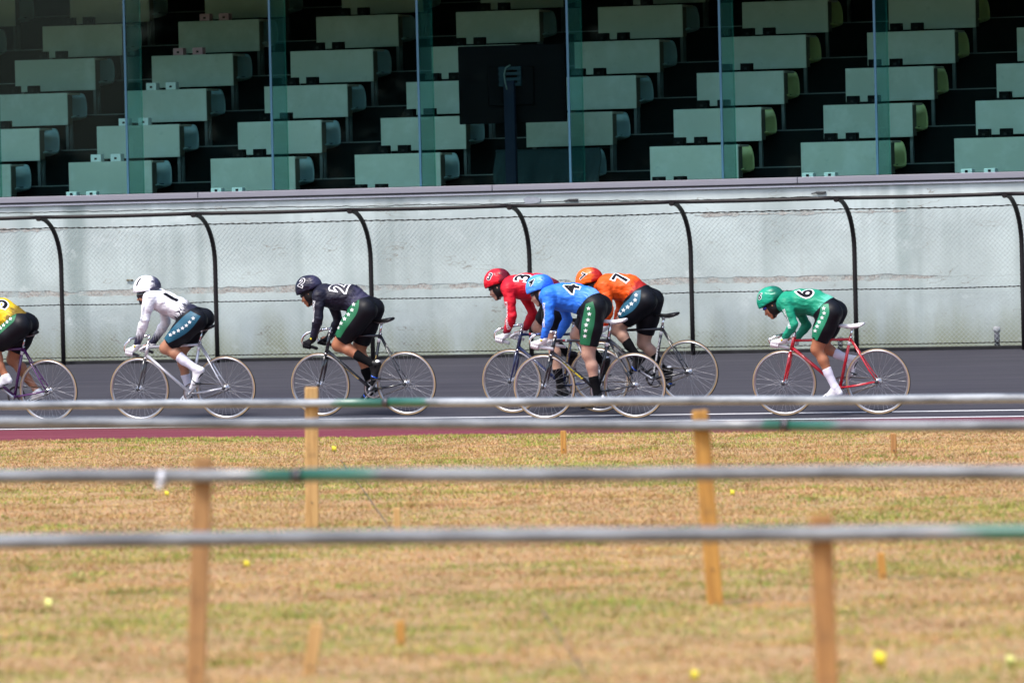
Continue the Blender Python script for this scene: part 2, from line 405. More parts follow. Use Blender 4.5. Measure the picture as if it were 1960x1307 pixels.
def rough_mat(name, a, b_, sc=30):
    mm, n, l, b = new_mat(name); v = n.new('ShaderNodeTexCoord').outputs['Object']
    c = mixc(n, l, map_range(n, l, noise(n, l, v, sc, 5, 0.75), 0.35, 0.65), a, b_)
    c = mixc(n, l, map_range(n, l, noise(n, l, v, 5, 4), 0.45, 0.65, 0, 0.75), c, (0.42, 0.50, 0.49, 1))
    l.new(c, b.inputs['Base Color']); b.inputs['Roughness'].default_value = 0.95
    bp = n.new('ShaderNodeBump'); bp.inputs['Strength'].default_value = 0.9; bp.inputs['Distance'].default_value = 0.02
    l.new(noise(n, l, v, sc*1.5, 4, 0.7), bp.inputs['Height']); l.new(bp.outputs[0], b.inputs['Normal']); return mm
SPALL = rough_mat('exposed_render', (0.30, 0.27, 0.245, 1), (0.52, 0.50, 0.46, 1))
wall = empty('stadium_wall'); tag(wall, 'long pale green concrete wall with cracks, stains and a spalled band below the glass', 'wall')
# main face with a recessed, broken band; noise-cut edges
nxw = 900; wx = np.linspace(X0, X1, nxw)
def wob(seed, cell, a): return a*(vnoise(wx, wx*0, seed, cell) - 0.5)
b_top = 1.306 + wob(51, 0.10, 0.022) + wob(52, 0.8, 0.016); b_bot = 1.236 + wob(53, 0.08, 0.022) + wob(54, 0.7, 0.016)
fade = np.clip((2.35 - wx)/0.8, 0, 1)*np.where(vnoise(wx, wx*0, 57, 0.35) < 0.12, 0.3, 1); mid_ = (b_top + b_bot)/2
b_top = mid_ + (b_top - mid_)*np.maximum(fade, 0.02); b_bot = mid_ + (b_bot - mid_)*np.maximum(fade, 0.02)
JZ = 2.196 - 0.005*(wx + 2.9) + wob(61, 0.5, 0.014) + wob(62, 0.06, 0.010)
def strip_mesh(name, z_lo, z_hi, y, mat, parent, depth_lo=None, yoff=None):
    yy = np.full(nxw, y) if yoff is None else y + yoff
    V = np.concatenate([np.stack([wx, yy, z_lo], 1), np.stack([wx, yy, z_hi], 1), np.stack([wx, yy + 0.03, z_lo], 1), np.stack([wx, yy + 0.03, z_hi], 1)])
    i = np.arange(nxw - 1); n_ = nxw
    Qs = [np.stack([i, i+1, n_+i+1, n_+i], 1), np.stack([n_+i, n_+i+1, 3*n_+i+1, 3*n_+i], 1), np.stack([2*n_+i, 2*n_+i+1, i+1, i], 1)]
    return link(name, np_mesh(name, V, np.concatenate(Qs), mat, False), parent)
strip_mesh('wall_face', np.full(nxw, 0.30), b_bot, YW, WALLM, wall)
strip_mesh('wall_face', b_top, JZ - 0.006, YW, WALLM, wall)
strip_mesh('wall_face', JZ + 0.004, np.full(nxw, 2.29), YW + 0.004, WALL2, wall)
strip_mesh('spalled_band', b_bot - 0.03, b_top + 0.03, YW + 0.004, SPALL, wall, yoff=wob(71, 0.05, 0.004))
# upper broken patches of paint (proud crust)
for (a, b_) in (((0, 428), (130, 452)), ((1330, 402), (1735, 414))):
    pa = on_y(a[0], a[1], YW); pb = on_y(b_[0], b_[1], YW); xx = np.linspace(pa[0], pb[0], 90)
    zc = (pa[2] + pb[2])/2 + 0.01*(vnoise(xx, xx*0, 81, 0.4) - .5); hw = 0.004 + 0.04*np.clip(vnoise(xx, xx*0, 82, 0.07) - 0.35, 0, 1)
    s = MB(); s.add([(x, YW - 0.003, z - h_) for x, z, h_ in zip(xx, zc, hw)] + [(x, YW - 0.003, z + h_) for x, z, h_ in zip(xx, zc, hw)] +
                    [(x, YW + 0.01, z - h_) for x, z, h_ in zip(xx, zc, hw)] + [(x, YW + 0.01, z + h_) for x, z, h_ in zip(xx, zc, hw)],
                    [(i, i+1, 90+i+1, 90+i) for i in range(89)] + [(90+i, 90+i+1, 270+i+1, 270+i) for i in range(89)] + [(180+i, 180+i+1, i+1, i) for i in range(89)])
    s.build('spalled_patch', SPALL, wall)
MB().box((X0, YW + 0.05, -0.1), (X1, YW + 0.30, 2.29)).build('wall_core', plain('crack_shadow_concrete', (0.05, 0.05, 0.05), 0.9), wall)
MB().bbox((X0, YW - 0.03, 2.295), (X1, YW + 0.2, 2.325), 0.005).build('white_trim', plain('white_trim_paint', (0.60, 0.60, 0.66), 0.6), wall)
COPM = plain('mauve_grey_coping_metal', (0.25, 0.245, 0.285), 0.5, var=0.08, scale=3)
cj = [X0] + [float(on_y(x, y, YW)[0]) for x, y in ((-190, 380), (382, 369), (945, 356), (1529, 340), (2120, 325))] + [X1]
for a, b_ in zip(cj[:-1], cj[1:]):
    MB().bbox((a + 0.003, YW - 0.055, 2.338), (b_ - 0.003, YW + 0.16, 2.407), 0.006).build('coping_segment', COPM, wall)
MB().box((X0, YW - 0.04, 2.322), (X1, YW + 0.1, 2.34)).build('shadow_strip', plain('drip_shadow', (0.03, 0.03, 0.035), 0.8), wall)  # dark strip standing in for the shadow line under the coping
# kerb and gutter at the foot
k_ = MB(); k_.bbox((X0, 7.30, 0.40), (X1, 7.52, 0.492), 0.01)
tag(k_.build('kerb', plain('dirty_kerb', (0.028, 0.028, 0.03), 0.95, var=0.7, scale=5, spec=0.1)), kind='structure')
MB().box((X0, 7.52, 0.30), (X1, 7.62, 0.47)).build('gutter', plain('gutter_dirt', (0.18, 0.18, 0.12), 0.95, var=0.4, scale=5)).__setitem__('kind', 'structure')
# small fittings on the wall
p = on_y(1018, 384, YW)
fb = MB(); fb.add([(p[0] + dx*1.0, YW - 0.012 + 0.02*(i % 2)*0, p[2] + dz) for i, (dx, dz) in enumerate(((-.10, .02), (-.05, .045), (.03, .04), (.11, .02), (.10, -.02), (.02, -.035), (-.07, -.04)))], [tuple(range(7))[::-1]])
ob = fb.build('filler_patch', plain('grey_filler', (0.30, 0.32, 0.36), 0.8, var=0.25, scale=20), wall)
sm = ob.modifiers.new('thick', 'SOLIDIFY'); sm.thickness = 0.014
for x, y in ((1098, 383), (1572, 369)):
    p = on_y(x, y, YW); a = MB(); a.bbox((p[0] - .055, YW - .03, p[2] - .012), (p[0] + .055, YW + .005, p[2] + .014), 0.004)
    a.tube([(p[0] - .06, YW - .02, p[2]), (p[0] - .11, YW - .015, p[2] - .01)], 0.008, 6)
    a.build('junction_box', M['steel_dark'], wall)
p = on_y(250, 536, YW); MB().bbox((p[0] - .045, YW - .025, p[2] - .008), (p[0] + .03, YW + .005, p[2] + .008), .003).build('wall_cleat', plain('brass_cleat', (0.16, 0.13, 0.07), 0.6), wall)
# vent pipe standing between fence and wall
def vent(px, py_top, py_bot, lab, sc, cm):
    q = on_y(px, py_bot, 7.5); ht = on_y(px, py_top, 7.5)[2] - 0.45
    t = empty('vent_pipe'); t.location = (q[0], 7.40, 0.495); tag(t, lab, 'pipe')
    MB().tube([(0, 0, 0), (0, 0, ht*0.75)], 0.034*sc, 14).build('pipe', plain('galvanised_pipe', (0.10, 0.10, 0.12), 0.6, 0.3), t)
    c = MB(); c.lathe([(0.0, ht), (0.03*sc, ht), (0.046*sc, ht - .015), (0.048*sc, ht - .05), (0.040*sc, ht - .055), (0.04*sc, ht*0.72), (0.0, ht*0.72)], seg=18, axis='z')
    c.build('cap', cm, t)
vent(1914, 632, 668, 'short galvanised pipe with bright cap at the wall foot, far right', 0.9, plain('dull_pale_cap', (0.42, 0.42, 0.44), 0.6))
vent(1614, 652, 674, 'small dark capped pipe at the wall foot behind the green rider', 0.8, M['steel_dark'])

# ------------------------------------------------------------------ curved chain-link fence in front of the wall
FENM = plain('dark_brown_paint', (0.012, 0.009, 0.010), 0.5, var=0.4, scale=40, spec=0.3)
WIREM = plain('galvanised_wire', (0.46, 0.51, 0.51), 0.6, 0.0)
DKW = plain('rusty_dark_wire', (0.014, 0.012, 0.012), 0.7, spec=0.2)
fence = empty('chain_link_fence'); tag(fence, 'dark curved-top chain-link fence running along the outer edge of the track', 'fence')
def fence_curve(t):
    """t 0..1 up the bent part: (dy, z)"""
    a = t*math.pi/2; return -0.57*(1 - math.cos(a)), 1.58 + 0.572*math.sin(a)
pxs = [-2.522 + 1.93*k + (0.01*math.sin(k*3)) for k in range(-7, 8)]
pz = 0.455
pm = MB(); path = [(0, 0, pz - 0.05), (0, 0, 1.0), (0, 0, 1.45)] + [(0, fence_curve(t)[0], fence_curve(t)[1]) for t in np.linspace(0, 1, 12)]
pm.tube(path, 0.026, 12); pm.tube([(0, fence_curve(1)[0] + 0.02, fence_curve(1)[1]), (0, fence_curve(1)[0] - 0.035, fence_curve(1)[1] - 0.004)], 0.031, 12)
post_me = pm.mesh('post', FENM)
tie = []
L = [Vector(q) for q in path]
for i in range(len(L) - 1):
    seg = (L[i+1] - L[i]).length; ns = max(1, int(seg/0.012))
    for s_ in range(ns): tie.append(L[i].lerp(L[i+1], s_/ns))
tie = tie[10:-8]
tw = MB(); tw.tube([(q.x + 0.029*math.cos(i*math.pi/2 + .6), q.y + 0.029*math.sin(i*math.pi/2 + .6), q.z) for i, q in enumerate(tie)], 0.0028, 4)
tie_me = tw.mesh('tie_wire', DKW)
for x in pxs:
    po = link('post', post_me, fence); po.location = (x, YF, 0)
    link('tie_wire', tie_me, po)
ty, tz = fence_curve(1)
for i in range(len(pxs) - 1):
    a = MB(); n_ = 8
    a.tube([(pxs[i] + (pxs[i+1]-pxs[i])*k/n_, YF + ty - 0.005, tz + 0.012 - 0.006*math.sin(math.pi*k/n_)) for k in range(n_ + 1)], 0.0215, 10)
    a.build('top_rail', FENM, fence)
def twisted(name, y, z, r, sag, amp=0.004, pitch=0.05):
    for i in range(len(pxs) - 1):
        a = MB(); n_ = int(1.93/pitch*2)
        P = []; R = []
        for k in range(n_ + 1):
            u = k/n_; P.append((pxs[i] + (pxs[i+1]-pxs[i])*u, y, z - sag*math.sin(math.pi*u)*(0.6 + 0.4*math.sin(i*2.1)) + amp*0.5*math.sin(k*1.7)))
            R.append(r*(1.5 if k % 2 else 0.75))
        a.tube(P, R, 5); a.build(name, DKW, fence)
wy, wz = fence_curve(0.60)
twisted('tension_wire', YF + wy, wz - 0.005, 0.0065, 0.012, 0.006, 0.075)
twisted('tension_wire', YF + 0.0, 1.147, 0.0055, 0.010, 0.004, 0.05)
twisted('tension_wire', YF + 0.0, 0.535, 0.005, 0.004, 0.004, 0.05)
def chain_mesh():
    pit = 0.0275; pathz = [(0.0, 0.50 + 0.0260*i) for i in range(42)]
    z_end = pathz[-1][1]
    L_ = []; tcur = np.linspace(0, 0.60, 60); pts = [fence_curve(t) for t in tcur]
    prof = pathz + []; acc = 0; last = pathz[-1]
    for q in pts:
        if math.hypot(q[0]-last[0], q[1]-last[1]) >= 0.026: prof.append(q); last = q
    prof = np.array(prof); n_ = len(prof)
    cols = np.arange(X0 + 0.5, X1 - 0.5, pit)
    allV, allQ = [], []; r = 0.0022; base = 0
    zz = np.where(np.arange(n_) % 2 == 0, -0.5, 0.5)*pit*1.06
    dy = np.where(np.arange(n_) % 2 == 0, -0.002, 0.002)
    offs = [(r, 0), (-r*0.5, r*0.87), (-r*0.5, -r*0.87)]
    one = []
    offs = [(r, 0), (0, -r), (-r, 0), (0, r)]
    for (ox, oy) in offs: one.append(np.stack([zz + ox, YF + 0.031 + prof[:, 0] + dy + oy, prof[:, 1]], 1))
    one = np.stack(one, 1).reshape(-1, 3)
    i = np.arange(n_ - 1)[:, None]*4; k = np.arange(4)[None]; q1 = np.stack([i + k, i + (k+1) % 4, i + 4 + (k+1) % 4, i + 4 + k], -1).reshape(-1, 4)
    for c, x in enumerate(cols):
        sgn = 1 if c % 2 == 0 else -1
        o = one.copy(); o[:, 0] = o[:, 0]*sgn + x + 0.0012*math.sin(c*1.3); allV.append(o); allQ.append(q1 + base); base += len(one)
    me = np_mesh('wire_mesh', np.concatenate(allV), np.concatenate(allQ), WIREM, False)
    o = link('wire_mesh', me, fence); o['kind'] = 'stuff'
chain_mesh()

# ------------------------------------------------------------------ grandstand behind the glass
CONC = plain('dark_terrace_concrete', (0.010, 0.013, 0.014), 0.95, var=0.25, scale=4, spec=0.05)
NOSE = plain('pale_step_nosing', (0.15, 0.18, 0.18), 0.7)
stand = empty('grandstand'); tag(stand, 'dark terraced indoor grandstand behind the tall glass front', 'grandstand')
Y0, PITCHR, RISE, ZT0 = 8.60, 0.832, 0.4265, 2.800
GX0, GX1 = -18.5, 13.5
NR = 11
for r in range(-1, NR):
    y = Y0 + PITCHR*r - 0.28; z = ZT0 + RISE*r - 0.70
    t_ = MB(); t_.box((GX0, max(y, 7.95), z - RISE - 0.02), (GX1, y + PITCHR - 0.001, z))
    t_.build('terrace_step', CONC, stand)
    if r >= 0: MB().box((GX0, y - 0.006, z + 0.001), (GX1, y + 0.018, z + 0.013)).build('step_nosing', NOSE, stand)
yb = Y0 + PITCHR*NR - 0.3
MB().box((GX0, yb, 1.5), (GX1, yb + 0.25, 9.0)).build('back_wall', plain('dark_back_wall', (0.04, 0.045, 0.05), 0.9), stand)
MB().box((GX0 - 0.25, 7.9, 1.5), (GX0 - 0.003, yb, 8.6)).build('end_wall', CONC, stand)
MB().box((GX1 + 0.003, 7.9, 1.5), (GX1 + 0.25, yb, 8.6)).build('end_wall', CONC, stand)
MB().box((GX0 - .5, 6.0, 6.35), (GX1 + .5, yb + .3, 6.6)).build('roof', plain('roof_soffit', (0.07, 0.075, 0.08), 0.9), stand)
MB().box((GX0, YG - 0.14, 5.05), (GX1, YG + 0.14, 6.348)).build('shade_header', CONC, stand)  # unseen beam, its height set to shade the upper desk rows

glass = empty('glass_front'); tag(glass, 'tall frameless glass front with green glass fins above the wall', 'window')
def glass_mat(name, tint, refl=1.0, wav=0.0):
    mm, n, l, b = new_mat(name); n.remove(b); out = n['Material Output']
    t = n.new('ShaderNodeBsdfTransparent'); t.inputs[0].default_value = (*tint, 1)
    g = n.new('ShaderNodeBsdfGlossy'); g.inputs['Roughness'].default_value = 0.02; g.inputs['Color'].default_value = (0.62, 0.82, 1, 1)
    f = n.new('ShaderNodeFresnel'); f.inputs['IOR'].default_value = 1.45
    mx = n.new('ShaderNodeMixShader'); l.new(node_math(n, l, 'MULTIPLY', f.outputs[0], refl), mx.inputs[0])
    l.new(t.outputs[0], mx.inputs[1]); l.new(g.outputs[0], mx.inputs[2]); l.new(mx.outputs[0], out.inputs[0])
    return mm
PANE = glass_mat('tinted_glass', (0.83, 0.96, 0.94), 0.33)
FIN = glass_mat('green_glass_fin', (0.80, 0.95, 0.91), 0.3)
_n, _l = FIN.node_tree.nodes, FIN.node_tree.links      # green diffuse mixed in to paint the light teal look of the fins
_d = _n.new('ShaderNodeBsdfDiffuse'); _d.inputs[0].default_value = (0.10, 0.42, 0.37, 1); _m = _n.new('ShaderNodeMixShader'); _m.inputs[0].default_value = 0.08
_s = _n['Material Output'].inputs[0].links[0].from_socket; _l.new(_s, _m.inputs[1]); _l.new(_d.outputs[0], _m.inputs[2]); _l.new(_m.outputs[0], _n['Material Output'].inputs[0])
EDGEM = plain('blue_glass_edge', (0.035, 0.13, 0.20), 0.4)
mu0 = on_y(806, 357, YG)[0]; MU = [mu0 + 1.829*k for k in range(-8, 9)]
for i, x in enumerate(MU[:-1]):
    w = MB(); w.box((x + 0.0135, YG - 0.006, 2.412), (MU[i+1] - 0.0135, YG + 0.006, 5.045)); w.build('glass_pane', PANE, glass)
for x in MU:
    MB().box((x - 0.013, YG - 0.009, 2.412), (x + 0.013, YG + 0.009, 5.045)).build('glass_joint', EDGEM, glass)
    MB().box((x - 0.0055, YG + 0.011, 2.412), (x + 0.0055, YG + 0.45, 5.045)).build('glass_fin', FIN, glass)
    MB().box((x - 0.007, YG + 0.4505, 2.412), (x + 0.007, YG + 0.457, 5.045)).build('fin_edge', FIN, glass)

# desks and chairs
def desk_mat():
    mm, n, l, b = new_mat('pale_green_desk_laminate'); oi = n.new('ShaderNodeObjectInfo'); v = n.new('ShaderNodeTexCoord').outputs['Object']
    va = n.new('ShaderNodeVectorMath'); va.operation = 'ADD'; sc = n.new('ShaderNodeVectorMath'); sc.operation = 'SCALE'; sc.inputs[0].default_value = (7.3, 3.1, 5.7)
    l.new(node_math(n, l, 'MULTIPLY', oi.outputs['Random'], 9.0), sc.inputs['Scale']); l.new(v, va.inputs[0]); l.new(sc.outputs[0], va.inputs[1])
    c = mixc(n, l, oi.outputs['Random'], (0.44, 0.49, 0.43, 1), (0.53, 0.575, 0.51, 1))
    c = mixc(n, l, map_range(n, l, noise(n, l, va.outputs[0], 3.2, 4, 0.65), 0.42, 0.75, 0, 0.55), c, (0.62, 0.67, 0.64, 1))
    c = mixc(n, l, map_range(n, l, noise(n, l, va.outputs[0], 9, 5, 0.7), 0.58, 0.78, 0, 0.4), c, (0.25, 0.31, 0.28, 1))
    l.new(c, b.inputs['Base Color']); b.inputs['Roughness'].default_value = 0.55; b.inputs['Specular IOR Level'].default_value = 0.2; return mm
DESK = desk_mat()
DSIDE = plain('shaded_desk_side', (0.13, 0.12, 0.09), 0.6)  # brown darkened to stand for the shade under the desk top
DTOP = plain('beige_desk_top', (0.45, 0.43, 0.36), 0.5)
LEGM = plain('grey_desk_leg', (0.10, 0.12, 0.12), 0.6)
CH_B = plain('blue_grey_plastic_chair', (0.26, 0.39, 0.41), 0.35, var=0.05, scale=6)
CH_Y = plain('yellow_green_plastic_chair', (0.50, 0.56, 0.24), 0.35, var=0.05, scale=6)
BXB = plain('black_box_plastic', (0.004, 0.005, 0.006), 0.7, spec=0.08)
BXW = plain('white_box_plastic', (0.72, 0.78, 0.78), 0.5)
BXP = plain('pink_box_plastic', (0.60, 0.30, 0.36), 0.5)
DW, DH = 1.066, 0.386
def make_desk():
    t = empty('desk')
    MB().bbox((0, 0, -DH), (DW, 0.020, 0), 0.003).build('front_panel', DESK, t)
    MB().bbox((0.0, 0.0205, -0.026), (DW + 0.01, 0.36, -0.002), 0.003).build('desk_top', DTOP, t)
    for x in (0.0, DW - 0.012): MB().bbox((x, 0.0205, -DH + 0.01), (x + 0.012, 0.15, -0.0265), 0.002).build('side_bracket', DSIDE, t)
    for x in (0.05, DW - 0.055):
        a = MB(); a.box((x, 0.06, -0.685), (x + 0.035, 0.10, -DH + 0.018)); a.box((x - .01, 0.02, -0.699), (x + 0.045, 0.24, -0.685))
        a.build('leg', LEGM, t)
    return t
def chair_shell():
    """moulded bucket: rounded backrest flowing into a seat pan"""
    nu, nv = 13, 12; V = []
    for th in (0, 0.012):
        for j in range(nv):
            v = j/(nv - 1)
            for i in range(nu):
                u = i/(nu - 1)*2 - 1
                if v < 0.45:            # seat
                    s = v/0.45; x = u*0.155*(0.86 + 0.14*s); y = -0.20 + 0.36*s; z = 0.36 + 0.03*(1 - s)**2*0 - 0.02*math.sin(s*math.pi) + 0.035*u*u
                else:
                    s = (v - 0.45)/0.55; wv = 0.155*(1 - 0.16*s - 0.16*s*s*abs(u)); x = u*wv
                    y = 0.16 + 0.08*s - 0.05*u*u*(1 - 0.3*s); z = 0.36 + 0.035*u*u*(1 - s) + 0.305*s - 0.075*abs(u)**3*(s**2)
                V.append((x, y + th, z - (th if v < 0.45 else 0)))
    Fs = []
    A = lambda a, j, i: a*nu*nv + j*nu + i
    for j in range(nv - 1):
        for i in range(nu - 1):
            Fs.append((A(0,j,i), A(0,j,i+1), A(0,j+1,i+1), A(0,j+1,i))); Fs.append((A(1,j,i), A(1,j+1,i), A(1,j+1,i+1), A(1,j,i+1)))
    for j in range(nv - 1):
        Fs.append((A(0,j,0), A(0,j+1,0), A(1,j+1,0), A(1,j,0))); Fs.append((A(0,j,nu-1), A(1,j,nu-1), A(1,j+1,nu-1), A(0,j+1,nu-1)))
    for i in range(nu - 1):
        Fs.append((A(0,0,i), A(1,0,i), A(1,0,i+1), A(0,0,i+1))); Fs.append((A(0,nv-1,i), A(0,nv-1,i+1), A(1,nv-1,i+1), A(1,nv-1,i)))
    m_ = MB(); m_.add(V, Fs, 0, True); return m_
def make_chair(mat):
    t = empty('stadium_chair')
    chair_shell().build('seat_shell', mat, t)
    a = MB(); a.tube([(0, 0, -0.035), (0, 0, 0.345)], 0.022, 10); a.tube([(0, 0, -0.035), (0, 0, -0.023)], 0.10, 14); a.build('pedestal', LEGM, t)
    MB().box((-0.10, 0.165, 0.385), (0.10, 0.185, 0.397)).build('back_slot', M['black'], t)
    return t
KX = -8.837; KP = 1.8185
ORD = ['first', 'second', 'third', 'fourth', 'fifth', 'sixth', 'seventh', 'eighth', 'ninth', 'tenth']
ROWN = ['bottom row', 'second row up', 'third row up', 'fourth row up', 'fifth row up', 'sixth row up', 'seventh row up']
desk0 = chairB = chairY = None
nP = nd = 0
for r in range(0, 7):
    y = Y0 + PITCHR*r; z = ZT0 + RISE*r
    vis = []
    for k in range(-4, 9):
        x = KX + KP*k; a = pj((x, y, z)); b_ = pj((x + DW + .3, y, z)); lo = pj((x + .5, y, z - DH - 0.02))
        if b_[0] > 2 and a[0] < 1958 and lo[1] > 0: vis.append(k)
    for o_, k in enumerate(vis):
        x = KX + KP*k
        side = 'from the left'
        lab_pos = f'{ORD[o_]} from the left in the {ROWN[r]}'
        covered = (r == 0 and k == 3)
        if desk0 is None: desk0 = d = make_desk()
        else: d = copy_tree(desk0)
        d.location = (x, y, z + 0.0)
        tag(d, ('dark cloth covered desk, ' if covered else 'pale green desk, ') + lab_pos, 'desk', 'desks on the grandstand terraces')
        yellow = k >= 4
        if yellow:
            c = make_chair(CH_Y) if chairY is None else copy_tree(chairY)
            if chairY is None: chairY = c
        else:
            c = make_chair(CH_B) if chairB is None else copy_tree(chairB)
            if chairB is None: chairB = c
        c.location = (x + DW - 0.088 - (0.02 if yellow else 0), y + 0.66 - .22, z - 0.665)
        c.location[1] = y + 0.30
        c.rotation_euler = (0, 0, rng.uniform(-.05, .05))
        tag(c, ('yellow green' if yellow else 'blue grey') + f' chair behind the desk {lab_pos}', 'chair', 'moulded chairs behind the desks')
        if covered: continue
        for q, dx in enumerate((0.33, 0.585)):
            px_, py_ = pj((x + dx, y + 0.05, z + 0.05))
            if not (0 < px_ < 1960 and py_ > 0): continue
            if k == 3 and r == 1: continue
            white = k == 0
            bm_ = BXB if not white else (BXW if r < 3 else BXP)
            t = empty('small_box'); t.location = (x + dx, y + 0.10, z - 0.001)
            MB().bbox((-.066, -.05, 0), (.066, .05, .088 if white else 0.100), .004).build('casing', bm_, t)
            MB().bbox((-.017, -.0535, .026), (.015, -.0495, .05), .001).build('screen', M['black'], t)
            tag(t, f'{"white" if white and r < 3 else "pinkish" if white else "black"} box, {"left" if q == 0 else "right"} one on the desk {ORD[o_]} from left, {ROWN[r]}', 'box', 'small boxes on the desks')
# counter just inside the glass, with its own boxes
ct = MB(); ct.bbox((GX0 + .1, 7.875, 2.33), (GX1 - .1, 8.10, 2.372), .004)
tag(ct.build('counter', CONC), 'long dark counter shelf just inside the foot of the glass', 'counter')
cb_ = [(138, 1), (176, 1), (415, 1), (455, 1), (689, 0), (729, 0), (1260, 0), (1301, 0), (1547, 1), (1589, 1), (1851, 1), (1895, 1)]
for i, (px, w_) in enumerate(cb_):
    q = on_y(px, 372 - px*0.0235, 7.93)
    t = empty('small_box'); t.location = (q[0], 7.955, 2.3715)
    MB().bbox((-.066, -.05, 0), (.066, .05, .082), .004).build('casing', BXW if w_ else BXB, t)
    MB().bbox((-.017, -.0535, .040), (.017, -.0495, .068), .001).build('screen', M['black'], t)
    side = 'left' if i % 2 == 0 else 'right'
    tag(t, f'{"white" if w_ else "black"} box, {side} one of the {ORD[i//2]} pair along the ledge from the left', 'box', 'small boxes on the counter by the ledge')
# dark cloth over the desk
q0 = KX + KP*3
cl = []; nu, nv = 40, 18
for j in range(nv):
    for i in range(nu):
        u = i/(nu-1); v = j/(nv-1)
        x = q0 - 0.06 + (DW + 0.22)*u
        fold = 0.016*math.sin(u*23 + 3*v) + 0.012*math.sin(u*9 - v*6) + 0.01*math.sin(u*47 + v*9)
        if v < 0.25: cl.append((x, Y0 + 0.36 - v/0.25*0.40, ZT0 + 0.006 + 0.004*math.sin(u*19)))
        else: cl.append((x + 0.02*math.sin(v*7 + u*5), Y0 - 0.045 - fold*(v - .2)*1.6, ZT0 + 0.004 - (v - 0.25)/0.75*0.46))
V = np.array(cl); idx = np.arange(nu*nv).reshape(nv, nu)
Q = np.stack([idx[:-1, :-1], idx[:-1, 1:], idx[1:, 1:], idx[1:, :-1]], -1).reshape(-1, 4)
ob = link('draped_cloth', np_mesh('draped_cloth', V, Q, plain('dark_teal_cloth', (0.022, 0.04, 0.045), 0.9, spec=0.1, bump=0.3)))
so = ob.modifiers.new('thick', 'SOLIDIFY'); so.thickness = 0.003
tag(ob, 'dark teal cloth draped over a front row desk below the black screen', 'cloth')
# display on a post seen from behind
tv = empty('display_screen'); a = on_y(877, 90, 8.14); b_ = on_y(1085, 233, 8.14)
TX0, TX1, TZ1, TZ0 = a[0], b_[0], a[2], b_[2]
cx = (TX0 + TX1)/2
tag(tv, 'large black display on a dark post, seen from behind through the glass', 'display')
MB().bbox((TX0, 8.12, TZ0), (TX1, 8.17, TZ1), .008).build('screen_back', plain('black_screen_back', (0.003, 0.003, 0.004), 0.8, spec=0.06), tv)
MB().bbox((cx - .28, 8.085, TZ0 + .2), (cx + .28, 8.1195, TZ1 - .25), .01).build('rear_housing', plain('black_housing', (0.003, 0.003, 0.004), 0.8, spec=0.05), tv)
PM = plain('navy_post_paint', (0.006, 0.010, 0.022), 0.7, spec=0.1)
MB().bbox((cx - .065, 8.02, 2.33), (cx + .065, 8.083, TZ0 + .48), .008).build('post', PM, tv)
mb_ = MB()
for j in range(4):
    mb_.bbox((cx - .13, 8.045, TZ0 + .42 + .062*j), (cx + .14, 8.08, TZ0 + .455 + .062*j), .002)
mb_.bbox((cx - .13, 8.062, TZ0 + .42), (cx - .06, 8.084, TZ0 + .64), .002); mb_.bbox((cx + .09, 8.062, TZ0 + .42), (cx + .14, 8.084, TZ0 + .64), .002)
mb_.build('mounting_bracket', plain('blue_grey_bracket', (0.014, 0.03, 0.04), 0.6, spec=0.1), tv)
MB().tube([(cx + .02, 8.035, TZ0 + .66), (cx - .03, 8.02, TZ0 + .63), (cx - .05, 8.015, TZ0 + .55), (cx - .04, 8.018, TZ0 + .46), (cx - .02, 8.02, TZ0 + .38)], .009, 6).build('cable', plain('grey_green_cable', (0.07, 0.11, 0.10), 0.5), tv)
MB().bbox((cx - .20, 7.94, 2.3725), (cx + .20, 8.095, 2.385), .003).build('base_plate', PM, tv)

# unseen tree belts added behind the camera to darken what the glass mirrors
def leaf_mass(name, x0, x1, y0, hmax, lab, seed, n=5200):
    r = np.random.default_rng(seed)
    cx_ = r.uniform(x0, x1, n); top = hmax*(0.72 + 0.28*vnoise(cx_, cx_*0, seed, 7.0)); cz = top*r.random(n)**0.6 - 0.2
    cy_ = y0 + r.uniform(-4, 4, n)*np.sqrt(np.clip(1 - (cz/top)**2, 0.1, 1)); sz = r.uniform(0.7, 1.6, n)
    P = r.normal(0, 1, (n, 3, 3)); P /= np.linalg.norm(P, axis=2, keepdims=True)
    V = (np.stack([cx_, cy_, cz], 1)[:, None, :] + P*sz[:, None, None]*[1, .7, .8]).reshape(-1, 3)
    V[:, 2] = np.maximum(V[:, 2], -0.1)
    mat = plain(name + '_leaves', (0.02, 0.035, 0.018), 0.9, var=0.5, spec=0.1, scale=0.4)
    return tag(link(name, np_mesh(name, V, np.arange(3*n).reshape(-1, 3), mat, False)), lab, 'trees', kind='stuff')
leaf_mass('reflection_trees', -62, 60, -118, 17, 'unseen belt of dark trees added to darken the reflections in the glass', 5, 24000)
leaf_mass('reflection_bushes', -120, -62, -118, 4.6, 'unseen belt of bushes added, kept low for sky reflections in the glass', 6, 7000)  # kept low so the leftmost panes mirror some sky

